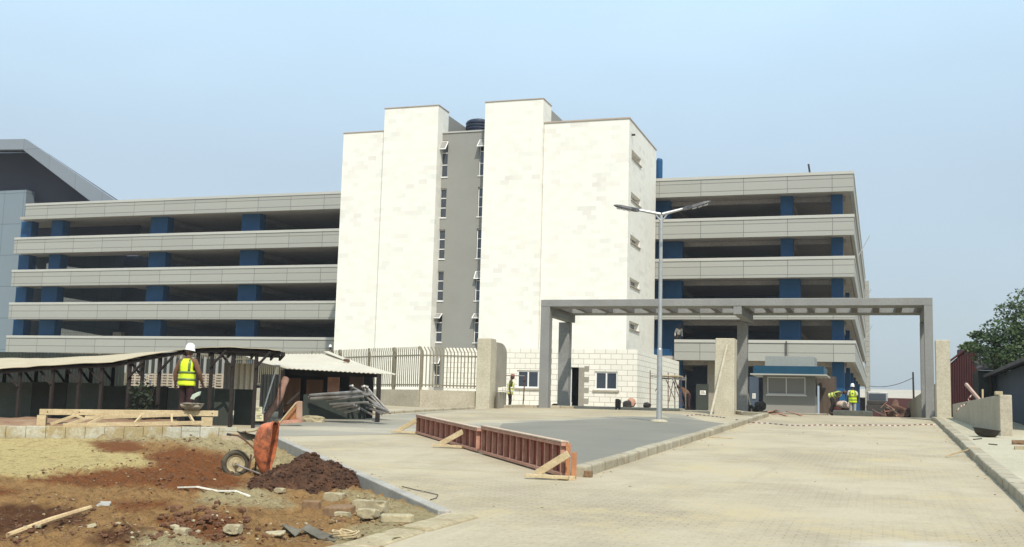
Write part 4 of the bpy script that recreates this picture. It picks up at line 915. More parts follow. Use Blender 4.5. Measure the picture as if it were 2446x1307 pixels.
for i in range(n_):
    a_ = p+d*(i/n_); mb.box(a_.x, a_.y-.04, z0, a_.x+.10, a_.y, z1+random.uniform(-.06, .06))
mb.build('slatted_screen', M['corr'], SH)
mb = MB(); mb.prism([(p.x, p.y+.02, z0), (q.x, q.y+.02, z0), (q.x, q.y+.02, z1-.1), (p.x, p.y+.02, z1-.1)], (0, .05, 0)); mb.build('screen_backing', M['dark_board'], SH)
p, q = aD(296, 900, 42.3), aD(600, 900, 42.3); mb = MB(); mb.prism([(p.x, p.y, .8), (q.x, q.y, .8), (q.x, q.y, aD(450, 924, 42.3).z), (p.x, p.y, aD(450, 924, 42.3).z)], (0, .1, 0)); mb.build('rear_board', M['dark_board'], SH)
for (xl, xr) in ((306, 348), (352, 385), (385, 440), (474, 506), (512, 548)):
    mb = MB(); p, q = aD(xl, 926, 41.5), aD(xr, 926, 41.5); zt = aD(xl, 894, 41.5).z; d = q-p; d.z = 0; nc = max(2, int(d.length/.19)); u_ = d/nc; hh = (zt-p.z)/5
    for r_ in range(6): mb.obox(p+Vector((0, 0, hh*r_-.02)), d, (0, .08, 0), (0, 0, .045))
    for c_ in range(nc+1):
        for r_ in range(5): mb.obox(p+u_*c_-u_*.14+Vector((0, .005, hh*r_+.0255)), u_*.28, (0, .07, 0), (0, 0, hh-.046))
    mb.build('breeze_block_screen', M['breeze'], SH)
p, q = aD(536, 900, 32.2), aD(560, 900, 32); corr(p, q, aD(540, 932, 32).z, aD(540, 866, 32).z, M['corr'], 'zinc_sheet', SH, .14)
p, q = aD(561, 900, 31.6), aD(608, 900, 31.5); corr(p, q, aD(580, 930, 31.5).z, aD(580, 868, 31.5).z, M['roof_pale'], 'zinc_sheet', SH, .16)
p, q = aD(512, 960, 31), aD(556, 960, 31); mb = MB(); mb.prism([(p.x, p.y, gz(p.y)), (q.x, q.y, gz(q.y)), (q.x, q.y, aD(540, 930, 31).z), (p.x, p.y, aD(540, 930, 31).z)], (0, .04, 0)); mb.build('mesh_door', M['dark_board'], SH)
# shrub in its shade
c = aD(342, 985, 29.6); c.z = gz(c.y)
SB_ = thing('shrub', 'dark leafy shrub growing in front of the curved shed', 'shrub', c)
mb = MB()
for k in range(5): mb.tube([c, c+Vector((random.uniform(-.3, .3), random.uniform(-.2, .2), .9+random.random()*.3))], [.02, .008], 5)
mb.build('stem', M['bark'], SB_); mb = MB(); leaf_crown(mb, c+Vector((-.05, 0, .75)), .5, 420, .13, (.8, .6, 1.1), 31); mb.build('foliage', M['leaf_shade'], SB_, recalc=False)

# ============================================================ HUT
HU = thing('site_hut', 'site hut with pale dusty ribbed lean-to roof and brown board walls', 'hut', aD(780, 990, 37))
fl, fr2, br_, bl = aD(687, 881, 35), aD(952, 896, 35), aD(800, 846, 41), aD(578, 848, 41)
mb = MB(); n = 96; r0, r1 = [], []
for i in range(n+1):
    t = i/n; o = Vector((0, 0, .028*abs(sin(i*pi/4)))) ; r0.append(fl+(fr2-fl)*t+o); r1.append(bl+(br_-bl)*t+o)
mid = [(a_+b2)/2+Vector((0, 0, -.05)) for a_, b2 in zip(r0, r1)]
mb.loft([r0, mid, r1], False); rf = mb.build('roof', M['roof_pale'], HU, recalc=False); k_ = rf.modifiers.new('thick', 'SOLIDIFY'); k_.thickness = .015
a_, b2, c2, d2 = aD(773, 841, 40.8), aD(829, 864, 38.6), aD(845, 868, 38.8), aD(785, 840, 41)
mb = MB(); mb.prism([a_, b2, c2, d2], (0, 0, .02)); mb.build('roof_flap', M['roof_pale'], HU)
mb = MB(); mb.rock(aD(828, 863, 38.4)+Vector((0, 0, .03)), .1, 4, (1.3, 1, .6)); mb.build('roof_weight', M['rust'], HU)
e0, e1 = aD(690, 887, 35.5), aD(905, 895, 35.5); mb = MB(); mb.beam(e0+Vector((0, 0, -.06)), e1+Vector((0, 0, -.03)), .06, .12); mb.build('eave_beam', M['brown_post'], HU)
def wpan(xl, xr, yt, yb, D_, mt, name, par, th=.05):
    p, q = aD(xl, yb, D_), aD(xr, yb, D_); zt = aD((xl+xr)/2, yt, D_).z; mb = MB(); mb.prism([(p.x, p.y, p.z), (q.x, q.y, q.z), (q.x, q.y, zt), (p.x, p.y, zt)], (0, th, 0)); return mb.build(name, mt, par)
wpan(672, 888, 884, 1000, 37.2, M['black'], 'back_board', HU)
wpan(672, 713, 903, 985, 36.0, M['brown_board'], 'wall_board', HU); wpan(730, 768, 907, 960, 36.2, M['brown_board'], 'wall_board', HU)
wpan(781, 808, 901, 945, 36.4, M['timber_pink'], 'door', HU); wpan(833, 865, 893, 950, 36.4, pm('shaded_brown_ply', (.14, .09, .07), (.1, .065, .05), 2), 'wall_board', HU)
p, q = aD(621, 960, 36), aD(672, 985, 35.6); corr(p, q, p.z-.3, aD(645, 894, 35.8).z, M['corr'], 'side_sheet', HU, .13)
for x_, D_, yt in ((906, 34.8, 893), (676, 35.4, 884)):
    t = aD(x_, yt, D_); mb = MB(); mb.beam((t.x, t.y, gz(t.y)-.1), t, .11, .11, (0, 1, 0)); mb.build('post', M['brown_post'], HU)
wpan(722, 872, 944, 1001, 34.2, M['dark_board'], 'low_hoarding', HU)
# props in front of the hut
pts = [(683, 905), (674, 925), (667, 950), (652, 975), (637, 994), (625, 1008)]; mb = MB(); mb.tube([aD(x_, y_, 33.5-.25*k) for k, (x_, y_) in enumerate(pts)], [.11, .12, .12, .11, .11, .10], 10)
tag(mb.build('leaning_log', pm('pinkish_bark', (.30, .17, .12), (.17, .09, .06), 4, bump=.5), smooth=True), 'bent reddish tree trunk leaning in front of the hut', 'tree trunk')
mb = MB(); mb.tube([aD(660, 878, 33), aD(627, 986, 32.2)], .025, 6); tag(mb.build('leaning_pole', M['white_plastic']), 'thin pale pole leaning on the hut roof edge', 'pole')
mb = MB(); mb.tube([aD(715, 938, 33), aD(684, 967, 32.6)], .035, 6); tag(mb.build('bar', M['brown_post']), 'dark bar leaning beside the hut doorway', 'bar')
SGN = thing('sign_board', 'two small yellowed notice boards one above the other on a shed post', 'sign', aD(618, 1008, 30.5))
for (xl, xr, yt, yb) in ((608, 625, 972, 988), (610, 628, 989, 1006)):
    p, q, r_ = aD(xl, yb, 30.4), aD(xr, yb, 30.4), aD(xl, yt, 30.4); mb = MB(); mb.obox(p, q-p, (0, .03, 0), r_-p); bd = mb.build('board', M['paper'], SGN)
    mb = MB()
    for k, (f0, f1) in enumerate(((.15, .85), (.15, .6), (.2, .8))):
        z_ = .78-.2*k; a_ = p+(q-p)*f0+(r_-p)*z_; mb.obox(a_+Vector((0, -.006, 0)), (q-p)*(f1-f0), (0, .005, 0), (r_-p)*.07)
    mb.build('lettering', M['ink'], bd)
FX = thing('formwork_corner', 'upright orange timber formwork corner with slanted brace by the hut', 'formwork', aD(705, 1005, 31.5))
D_ = 31.5; mb = MB(); mb.beam(aD(715, 1000, D_), aD(715, 959, D_), .13, .12, (0, 1, 0)); mb.build('stud', pm('pale_pink_stud', (.50, .33, .24), (.42, .26, .18), 3), FX)
mb = MB(); mb.prism([aD(673, 1006, D_), aD(710, 1003, D_), aD(709, 966, D_)], (0, .08, 0)); mb.build('gusset_board', M['timber_orange'], FX)
mb = MB(); mb.beam(aD(668, 1010, D_-.15), aD(708, 962, D_-.15), .04, .05, (0, 1, 0)); mb.build('brace', M['timber'], FX)
mb = MB(); mb.beam(aD(668, 1009, D_-.1), aD(722, 1005, D_-.1), .12, .1); mb.build('sole_plate', M['timber_pink'], FX)
mb = MB(); p = gp(742, 1008); mb.rock(p+Vector((0, .1, .05)), .38, 9, (1.1, .6, .42), 3); tag(mb.build('rock', M['stone_pale']), 'flat pale stone on the kerb beside the formwork corner', 'stone')

# heap of steel tubes: every tube one thing
tubes = [((738, 950), (885, 938)), ((740, 945), (860, 936)), ((742, 953), (890, 942)), ((780, 956), (868, 947)), ((788, 966), (880, 961)), ((806, 977), (852, 969)), ((824, 986), (858, 977)),
         ((873, 922), (932, 988)), ((864, 923), (924, 986)), ((836, 922), (866, 938)), ((870, 944), (916, 984)), ((880, 952), (928, 984)), ((868, 960), (922, 980)), ((876, 974), (920, 988)), ((858, 974), (888, 990)), ((866, 938), (870, 922)), ((876, 938), (878, 924)), ((838, 936), (842, 921)), ((795, 972), (846, 966)), ((880, 968), (912, 990))]
for k, (a_, b2) in enumerate(tubes):
    D_ = 33.6-.07*(k % 7); mb = MB(); p, q = aD(*a_, D_+.5), aD(*b2, D_-.2); mb.tube([p, q], .05 if k < 3 else .034, 7)
    tag(mb.build('steel_tube', M['steel']), ['grey steel tube lying in the tangled heap beside the hut', 'long grey steel tube on top of the heap beside the hut'][k in (0, 1, 2)], 'tube', 'scaffold tubes heaped by the hut')

# ============================================================ FORMWORK PANELS ON THE DRIVEWAY
def formwork(p0, p1, h, nst, label, brace_at, endboards=False):
    p0, p1 = Vector(p0), Vector(p1); d = (p1-p0); d.z = 0; L = d.length; d.normalize(); s = Vector((d.y, -d.x, 0))
    if s.dot(EYE-p0) < 0: s = -s
    t = thing('concrete_formwork', label, 'formwork', (p0+p1)/2, 'red timber formwork panels on the driveway'); zz = lambda p: gz(p.y)+.02
    P = lambda u, v, o=0: Vector((p0.x+d.x*u+s.x*o, p0.y+d.y*u+s.y*o, zz(p0+d*u)+v))
    mb = MB(); mb.prism([P(0, .0), P(L, .0), P(L, h), P(0, h)], -s*.02); mb.build('ply_sheet', M['timber_red'], t)
    for v, mt in ((.03, 'timber_pink'), (h-.03, 'timber_pink')):
        mb = MB(); mb.beam(P(0, v, .045), P(L, v, .045), .085, .05); mb.build('rail', M[mt], t, bevel=.004)
    for i in range(nst):
        u = L*(i+.02)/(nst-1)*.98+.02; mb = MB(); mb.beam(P(u, .056, .04), P(u, h-.056, .04), .075, .035, d); mb.build('stud', M['timber_pink'], t, bevel=.003)
    mb = MB(); mb.beam(P(0, h+.012, .03), P(L, h+.012, .03), .13, .02); mb.build('top_board', pm('dusty_top_board', (.52, .41, .3), (.42, .3, .22), 3), t)
    for u in brace_at:
        mb = MB(); mb.beam(P(u, h*.72, .10), P(u-.3, .05, .5), .04, .11); mb.build('brace', M['timber'], t, bevel=.004)
        mb = MB(); mb.beam(P(u-.35, .02, .66), P(u+.02, .02, .10), .09, .05); mb.build('foot', M['timber'], t, bevel=.004)
    if endboards:
        De = (gp(1353, 1142)-EYE).dot(FWD)-.22; rx = Vector((RGT.x, RGT.y, 0)).normalized(); rd = Vector((-rx.y, rx.x, 0))
        for xa, ya, xb, yb, o in ((1350, 1060, 1364, 1141, .0), (1364, 1081, 1378, 1143, -.03)):
            p_, q_ = aD(xa, yb, De), aD(xb, ya, De); mb = MB(); mb.obox(p_+rd*o, rx*(q_-p_).dot(rx), rd*.03, (0, 0, q_.z-p_.z)); mb.build('end_board', M['timber_orange'], t, bevel=.004)
        p_, q_ = aD(1334, 1147, De-.15), aD(1374, 1138, De-.15); mb = MB(); mb.obox(p_, rx*(q_-p_).dot(rx), rd*.14, (0, 0, q_.z-p_.z)); mb.build('end_block', M['timber'], t, bevel=.005)
    return t
h1 = .50
formwork(gp(1000, 1037), gp(1148, 1082), .46, 12, 'red studded formwork panel farther up the drive with its brace at the corner', (.12, 5.35))
formwork(gp(1157, 1085), gp(1352, 1142), .52, 13, 'nearer red studded formwork panel with orange boards closing its end', (5.3,), True)
c = gp(1405, 1140); mb = MB(); mb.box(c.x-.06, c.y-.05, gz(c.y), c.x+.06, c.y+.06, gz(c.y)+.1); tag(mb.build('loose_brick', M['stone_brown'], bevel=.01), 'small loose brick standing at the tip of the island kerb', 'brick')
c = gp(1722, 1047); mb = MB(); mb.beam(c+Vector((-.3, .03, .015)), c+Vector((.3, -.03, .015)), .07, .025); tag(mb.build('wood_slat', M['timber']), 'short flat piece of wood lying on the drive beyond the island kerb', 'wood piece')

# ============================================================ WHEELBARROW
wb = gs(566, 1139); Dw = (wb-EYE).dot(FWD); ex = Vector((RGT.x, RGT.y, 0)).normalized(); ed = Vector((-ex.y, ex.x, 0))
def q(x_, y_, dd=0): return aD(x_, y_, Dw)+ed*dd
WBR = thing('wheelbarrow', 'rusty orange wheelbarrow tipped on its nose beside the dark soil heap', 'wheelbarrow', wb)
c = q(563, 1108); mb = MB(); Rr = 33.5/FOC*Dw
ax = (ed*1.0-ex*.28).normalized()
prof = []
for k in range(14):
    a_ = 2*pi*k/14; prof.append((Rr*.80+Rr*.20*cos(a_), .055*sin(a_)))
mb.lathe(c, prof, 32, ax, closed=True); wh = mb.build('wheel', M['tyre'], WBR, smooth=True)
mb = MB(); mb.lathe(c, [(Rr*.63, -.035), (Rr*.58, -.03), (Rr*.5, -.012), (Rr*.25, -.02), (Rr*.2, -.05), (.02, -.06), (.02, .06), (Rr*.2, .05), (Rr*.25, .02), (Rr*.5, .012), (Rr*.58, .03), (Rr*.63, .035)], 28, ax); mb.build('rim', M['rim'], wh, smooth=False)
mb = MB(); mb.tube([c-ax*.14, c+ax*.14], .018, 8); mb.build('axle', M['steel'], wh)
# tray: dish with its mouth facing away from the wheel
rim_l = [(658, 1006), (657, 1030), (654, 1060), (648, 1090), (640, 1118), (632, 1136)]; bot_l = [(624, 1010), (613, 1035), (607, 1060), (608, 1085), (615, 1110), (628, 1133)]
rings = []
for (rx, ry), (bx, by), wr, wb_ in zip(rim_l, bot_l, (.24, .27, .28, .27, .23, .15), (.17, .2, .21, .2, .17, .12)):
    r0, b0 = q(rx, ry), q(bx, by)
    rings.append([r0-ed*wr, r0+(b0-r0)*.35-ed*(wr+.01), b0+(r0-b0)*.12-ed*wb_, b0-ed*wb_*.6, b0+ed*wb_*.6, b0+(r0-b0)*.12+ed*wb_, r0+(b0-r0)*.35+ed*(wr+.01), r0+ed*wr])
mb = MB(); mb.loft(rings, False); mb.face(list(range(8))[::-1]); k0 = 8*5; mb.face([k0+i for i in range(8)])
tr = mb.build('tray', M['orange'], WBR, smooth=False, recalc=False); s_ = tr.modifiers.new('sub', 'SUBSURF'); s_.levels = s_.render_levels = 2; s_ = tr.modifiers.new('thick', 'SOLIDIFY'); s_.thickness = .006
mb = MB(); mb.tube([q(x_, y_)-ed*wr for (x_, y_), wr in zip(rim_l, (.24, .27, .28, .27, .23, .15))], .012, 6); mb.tube([q(x_, y_)+ed*wr for (x_, y_), wr in zip(rim_l, (.24, .27, .28, .27, .23, .15))], .012, 6); mb.build('tray_rim', M['orange'], WBR)
for sgn, off in ((-1, 0), (1, 5)):
    o = .13*sgn; mb = MB()
    pts = [c+ax*.11*(-sgn)*-1, q(585, 1112, o), q(604, 1090, o), q(606, 1062, o), q(600, 1050, o)] if sgn > 0 else [c-ax*.11, q(588, 1117, o), q(640, 1136, o)]
    mb.tube(pts, .014, 7); mb.build('frame_tube', M['rim'] if sgn > 0 else M['steel'], WBR)
    hp_ = [q(612, 1070, o*1.3), q(590, 1050, o*1.3), q(574, 1040, o*1.3), q(548, 1037, o*1.3)] if sgn < 0 else [q(622, 1020, o*1.3), q(604, 1029, o*1.3), q(569, 1035, o*1.3)]
    mb = MB(); mb.tube(hp_, .016, 7); hn = mb.build('handle', M['rim'] if sgn > 0 else M['rust'], WBR)
    mb = MB(); mb.tube([hp_[-1], hp_[-1]+(hp_[-2]-hp_[-1])*.4], .021, 7); mb.build('grip', M['dark_metal'], hn)
for xl, yl, xb, yb, o in ((604, 1085, 596, 1138, -.12), (612, 1090, 606, 1137, .05), (625, 1133, 598, 1141, .0)):
    mb = MB(); mb.beam(q(xl, yl, o), q(xb, yb, o), .03, .012, ed); mb.build('leg', M['rust'], WBR)

# dark soil heap
mb = MB(); cx, cy = 735, 1175; g = 90; ids = {}
pc = gs(735, 1172)
for i in range(g):
    for j in range(g):
        u, v_ = -1+2*i/(g-1), -1+2*j/(g-1); p = Vector((pc.x-.08+ex.x*u*1.12+ed.x*v_*.85, pc.y+.38+ex.y*u*1.12+ed.y*v_*.85, 0)); rr = math.hypot(u*1.02, v_*1.05)
        if rr < 1:
            h = .50*(1-rr**1.4)*(1+.35*noise.noise(p*2.2))*(1-.22*u)
            z = soil_h(p.x, p.y, False)-.03+h+.075*noise.fractal(p*5, .8, 2, 5)+.03*noise.noise(p*22); ids[i, j] = len(mb.v); mb.v.append(Vector((p.x, p.y, z)))
for i in range(g-1):
    for j in range(g-1):
        k_ = [(i, j), (i+1, j), (i+1, j+1), (i, j+1)]
        if all(t in ids for t in k_): mb.face([ids[t] for t in k_])
tag(mb.build('soil_heap', M['spoil'], recalc=True), 'heap of dark reddish spoil dumped between the wheelbarrow and the kerb', 'soil heap')

# stones, clods and scraps on the soil
def stone(x_, y_, r, sq, mt, label, seed, group=None, sink=.35, name='broken_block', sub=3, rough=.25, cl=.72):
    p = gs(x_, y_); p = Vector((p.x, p.y, soil_h(p.x, p.y)+r*sq[2]*(.7-sink))); mb = MB(); mb.rock(p, r, seed, sq, sub, rough, cl); return tag(mb.build(name, mt), label, 'stone', group)
def slabstone(x_, y_, l, wd, h, rot, mt, label, tilt=(0, 0), name='broken_slab', lift=0):
    p = gs(x_, y_); z = soil_h(p.x, p.y)-.02+lift; k_ = .95 if x_ > 740 and y_ < 1260 else .72; l, wd, h = l*k_, wd*k_, h*k_; a_ = Vector((cos(rot)*l, sin(rot)*l, tilt[0])); b2 = Vector((-sin(rot)*wd, cos(rot)*wd, tilt[1])); o = Vector((p.x, p.y, z))-(a_+b2)/2
    o.z = z; mb = MB(); mb.prism([o, o+a_*.9, o+a_+b2*.35, o+a_*.93+b2, o+b2*.92, o-a_*.05+b2*.4], (0, 0, h)); return tag(mb.build(name, mt, bevel=.015), label, 'stone')
slabstone(745, 1224, .22, .16, .12, .3, M['stone_brown'], 'squarish red brown earth block in front of the soil heap')
slabstone(815, 1228, .36, .26, .16, -.2, M['stone_brown'], 'large dark broken block among the pale rubble', (.02, .03))
stone(800, 1203, 0.198, (1.05, 0.62, 0.55), M['stone_pale'], 'pale tilted block behind the large dark block', 24, None, -.25, 'broken_block', 3, .55, .62)
stone(872, 1226, 0.186, (1.05, 0.8, 0.58), M['stone_pale'], 'pale broken block lying at the edge of the rubble near the drive', 96, None, -.25, 'broken_block', 3, .55, .62)
stone(900, 1236, 0.161, (1.05, 0.77, 0.62), M['stone_pale'], 'pale angular block leaning on the rubble next to the drive edge', 27, None, -.25, 'broken_block', 3, .55, .62)
stone(818, 1246, 0.124, (1.05, 0.7, 0.44), M['stone_pale'], 'flat pale chip lying below the large dark block', 42, None, -.25, 'broken_block', 3, .55, .62)
stone(880, 1246, 0.161, (1.05, 0.69, 0.48), M['stone_pale'], 'flat wedge of pale concrete in front of the rubble', 7, None, -.25, 'broken_block', 3, .55, .62)
slabstone(950, 1250, .36, .2, .09, .4, M['stone_pale'], 'long low slab of pale concrete half buried by the drive edge')
slabstone(235, 1214, .42, .26, .05, .3, M['kerb_new'], 'flat greenish grey slab lying on the tan soil', (.0, .05))
slabstone(330, 1236, .5, .22, .035, .1, M['stone_pale'], 'thin pale slab half sunk beside the greenish grey slab')
slabstone(205, 1270, .3, .16, .03, .5, M['stone_pale'], 'tan slab in front of the long stick', (.05, .03))
slabstone(115, 1300, .36, .26, .06, .1, M['kerb_new'], 'grey slab at the bottom edge below the long stick')
stone(555, 1285, 0.124, (1.05, 0.65, 0.56), M['stone_pale'], 'pointed pale stone in the clods', 70, None, -.25, 'broken_block', 3, .55, .62)
slabstone(655, 1284, .3, .2, .04, .2, M['stone_pale'], 'thin pale slab beside the curled black sheet', (.02, .02))
for k, (x_, y_, r) in enumerate(((421, 1223, .075), (492, 1217, .055), (518, 1216, .042), (548, 1216, .045))):
    stone(x_, y_, r, (1.1, 1, .8), M['clod'], 'small round red clod in a row on the tan soil' if k else 'biggest round red clod, at the end of the row on tan soil', 40+k, 'round red clods', .2, 'clod', 2)
stone(435, 1280, .08, (1.2, 1, .8), M['stone_pale'], 'grey rounded stone among the red clods', 55)
stone(668, 1187, .07, (1.4, 1, .7), M['stone_pale'], 'small white stone at the foot of the soil heap', 57); stone(820, 1190, .1, (1.5, 1, .7), M['stone_pale'], 'pale stone at the end of the soil heap', 58)
rnd = random.Random(3); mb = MB(); mb2 = MB(); mb3 = MB()
areas = [(380, 1228, 590, 1290, 700, .006, .045), (0, 1205, 230, 1300, 420, .005, .03), (340, 1070, 580, 1175, 500, .005, .035), (100, 1120, 420, 1165, 350, .005, .025), (220, 1250, 800, 1306, 500, .005, .03), (640, 1180, 880, 1196, 60, .008, .03), (780, 1195, 960, 1262, 150, .008, .04), (0, 1160, 900, 1305, 1500, .005, .02), (200, 1052, 350, 1085, 70, .008, .03), (350, 1070, 560, 1150, 240, .008, .04), (60, 1125, 420, 1165, 160, .006, .03), (580, 1100, 880, 1185, 1, .01, .02), (0, 1255, 420, 1306, 200, .008, .04)]
for xa, ya, xb, yb, n, r0, r1 in areas:
    for _ in range(n):
        p = gs(rnd.uniform(xa, xb), rnd.uniform(ya, yb))
        if not inside(p.x, p.y, SB): continue
        r = r0+(r1-r0)*rnd.random()**2.5; p.z = soil_h(p.x, p.y)+r*.25; X, Y_ = px(p)
        tgt = mb2 if (rnd.random() < .07) else (mb3 if (X > 640 and rnd.random() < .6) else mb)
        tgt.rock(p, r, rnd.randint(0, 99), (rnd.uniform(.9, 1.5), rnd.uniform(.8, 1.2), rnd.uniform(.5, .9)), 1, .4)
tag(mb.build('loose_clods', M['clod']), 'scattered small red earth clods over the soil plot', 'rubble', kind='stuff')
tag(mb2.build('pale_gravel', M['stone_pale']), 'scattered pale stone chips over the soil plot', 'gravel', kind='stuff')
tag(mb3.build('tan_rubble', pm('tan_lumps', (.28, .19, .1), (.2, .13, .06), 5, rough=1, bump=.6)), 'scattered tan lumps near the drive edge', 'rubble', kind='stuff')
mbh = MB()
for _ in range(900):
    u, v_ = rnd.uniform(-1, 1), rnd.uniform(-1, .7); rr = math.hypot(u*1.02, v_*1.05)
    if rr > 1.05: continue
    p = Vector((pc.x-.08+ex.x*u*1.12+ed.x*v_*.85, pc.y+.38+ex.y*u*1.12+ed.y*v_*.85, 0)); h = .50*max(0, 1-rr**1.4)*(1+.35*noise.noise(p*2.2))*(1-.22*u); p.z = soil_h(p.x, p.y, False)-.02+h+.075*noise.fractal(Vector((p.x, p.y, 0))*5, .8, 2, 5); r = .008+.035*rnd.random()**2.2
    mbh.rock(p, r, rnd.randint(0, 99), (1.2, 1, .8), 1, .4)
tag(mbh.build('heap_lumps', M['spoil']), 'small lumps all over the dark soil heap', 'rubble', kind='stuff')
# white strip, stick, black sheet, coil, bits
pts = [gs(425, 1178), gs(470, 1184), gs(520, 1186), gs(560, 1191), gs(598, 1194)]; mb = MB()
for a_, b2 in zip(pts, pts[1:]):
    a_, b2 = Vector((a_.x, a_.y, soil_h(a_.x, a_.y)+.035)), Vector((b2.x, b2.y, soil_h(b2.x, b2.y)+.035)); mb.beam(a_, b2, .035, .02)
tag(mb.build('white_strip', M['white_plastic']), 'bent white plastic strip lying on the tan soil', 'strip')
a_, b2 = gs(18, 1280), gs(214, 1249); a_.z = soil_h(a_.x, a_.y)+.04; b2.z = soil_h(b2.x, b2.y)+.07; mb = MB(); mb.tube([a_, (a_+b2)/2+Vector((0, 0, .012)), b2], [.032, .034, .028], 8); tag(mb.build('wooden_stick', pm('stick_wood', (.50, .37, .2), (.40, .27, .15), 5, bump=.3)), 'long pale stick lying across the dark soil at the corner', 'stick')
mb = MB(); pr = [gs(672, 1276), gs(705, 1284), gs(722, 1279), gs(760, 1296), gs(800, 1302)]; up_ = [.05, .03, .10, .04, .02]
r0 = [Vector((p.x, p.y, soil_h(p.x, p.y)+u_)) for p, u_ in zip(pr, up_)]; r1 = [p+Vector((.25*ed.x, .25*ed.y, .0)) for p in r0]; r1 = [Vector((p.x, p.y, soil_h(p.x, p.y)+u_*.5+.02)) for p, u_ in zip(r1, up_)]
mb.loft([r0, r1], False); o = mb.build('roofing_sheet', pm('grey_felt', (.16, .14, .1), (.1, .085, .06), 4), recalc=False); k_ = o.modifiers.new('thick', 'SOLIDIFY'); k_.thickness = .008; tag(o, 'curled dark sheet of roofing felt on the soil', 'sheet')
mb = MB(); cc = gs(822, 1292); cc.z = soil_h(cc.x, cc.y)+.02
pts = []
for k in range(90): a_ = k*.42; r = .10+.035*noise.noise(Vector((k*.2, 0, 0))); pts.append(cc+Vector((cos(a_)*r*1.3, sin(a_)*r, .012*(k % 9)*.6+.01)))
mb.tube(pts, .007, 5); tag(mb.build('rope_coil', M['timber']), 'tangled coil of pale rope beside the dark felt sheet', 'rope')
pts = [gp(960, 1164), gp(992, 1172), gp(1020, 1178), gp(1046, 1184), gp(1042, 1192), gp(1028, 1196)]; mb = MB(); mb.tube([p+Vector((0, 0, .012)) for p in pts], .006, 5); tag(mb.build('bent_wire', M['dark_metal']), 'bent thin wire lying on the drive near the edge beam', 'wire')
# litter on the drive (countless)
mb = MB()
for _ in range(700):
    t = rnd.random()
    if t < .45: p = Vector((1.78-abs(rnd.gauss(0, .12)), rnd.uniform(10, 45), 0))
    elif t < .65: p = Vector((-4.3+abs(rnd.gauss(0, .15)), rnd.uniform(16, 46), 0))
    elif t < .8: q_ = K0+(K1-K0)*rnd.random(); p = Vector((q_.x+abs(rnd.gauss(0, .25)), q_.y+.1, 0))
    else: p = Vector((rnd.uniform(-9, 1.6), rnd.uniform(9, 44), 0))
    r = .004+.016*rnd.random()**3; p.z = gz(p.y)+r*.4; mb.rock(p, r, rnd.randint(0, 50), (1.2, 1, .6), 1, .4)
tag(mb.build('drive_grit', M['stone_pale']), 'grit and crumbs scattered along the kerbs', 'gravel', kind='stuff')

# ============================================================ SCAFFOLD, TAPE, SMALL SITE THINGS
SC = thing('scaffold', 'small tubular scaffold standing against the white gatehouse corner', 'scaffold', (-11.6, 59.3, 1.93))
Ys = 59.3; cols_ = [(1553, 885, 975), (1581, 893, 975), (1596, 890, 975), (1612, 893, 975), (1627, 900, 975), (1638, 896, 975)]
for k, (x_, yt, yb) in enumerate(cols_):
    yy = Ys+(.9 if k % 2 else 0); p = aY(x_, yb, yy); t = aY(x_, yt, yy); mb = MB(); mb.tube([(p.x, yy, 1.93), (t.x, yy, t.z)], .028, 6); mb.build('standard', M['steel'] if k % 2 else M['rust'], SC)
for (x0_, y0_, x1_, y1_) in ((1555, 900, 1640, 908), (1555, 897, 1640, 904), (1580, 905, 1628, 905)):
    mb = MB(); mb.tube([aY(x0_, y0_, Ys+.1), aY(x1_, y1_, Ys+.1)], .025, 6); mb.build('ledger', M['steel'], SC)
for (x0_, y0_, x1_, y1_) in ((1582, 905, 1565, 935), (1606, 905, 1630, 970), (1612, 905, 1634, 970), (1590, 905, 1612, 955), (1598, 960, 1608, 910)):
    mb = MB(); mb.tube([aY(x0_, y0_, Ys+.45), aY(x1_, y1_, Ys+.45)], .022, 6); mb.build('brace', M['rust'], SC)
a_, b2 = aY(1583, 898, Ys+.1), aY(1626, 901, Ys+.1); mb = MB(); mb.box(a_.x, Ys-.05, a_.z-.02, b2.x, Ys+.95, a_.z+.03); mb.build('deck_board', M['timber'], SC)
def tape(label, pts, n, wd=.034):
    mb = MB(); mt = [M['tape_red'], M['tape_white']]; P = []
    for a_, b2 in zip(pts, pts[1:]):
        for i in range(n): P.append(a_+(b2-a_)*(i/n))
    P.append(pts[-1])
    for i, (a_, b2) in enumerate(zip(P, P[1:])):
        mb.cm = i % 2; tw = .6*noise.noise(Vector((i*.35, 2, 0))); u_ = Vector((0, .5*tw, 1)).normalized()*wd
        mb.sheet([a_, b2, b2+u_, a_+u_])
    o = mb.build('barrier_tape', mt, recalc=False); k_ = o.modifiers.new('thick', 'SOLIDIFY'); k_.thickness = .003
    return tag(o, label, 'tape', 'red and white barrier tape')
tp = []
for i in range(13):
    t = i/12; x_ = 1757+(2235-1757)*t; y_ = 1006+14*(1-(1-min(1, t*3))**2)+1.5*sin(i*2.1)-2*max(0, t-.8)*5; p = gp(x_, y_); p.z = gz(p.y)+.035; tp.append(p)
tape('red and white barrier tape drooping low across the gateway lane', tp, 6)
tp = [gp(x_, y_) for x_, y_ in ((1640, 996), (1665, 993), (1690, 996), (1715, 999), (1735, 1001))]
for p in tp: p.z = gz(p.y)+.03
tape('short length of barrier tape on the ground by the leaning plank pillar', tp, 5)
tp = [aY(x_, y_, 41) for x_, y_ in ((2326, 940), (2312, 955), (2318, 962), (2305, 968), (2295, 972), (2284, 985))]
tape('tangled barrier tape hanging over the thick low wall', tp, 3, .05)
c = gp(2018, 1003); c.z = 1.75; mb = MB(); mb.lathe((c.x, 58.2, 1.74), [(0, 0), (.95, 0), (.95, .27), (.9, .3), (0, .3)], 28); struct(mb.build('manhole_ring', M['render'])); bpy.data.objects['manhole_ring']['kind'] = 'thing'; tag(bpy.data.objects['manhole_ring'], 'round raised concrete manhole ring where workers stand', 'manhole')
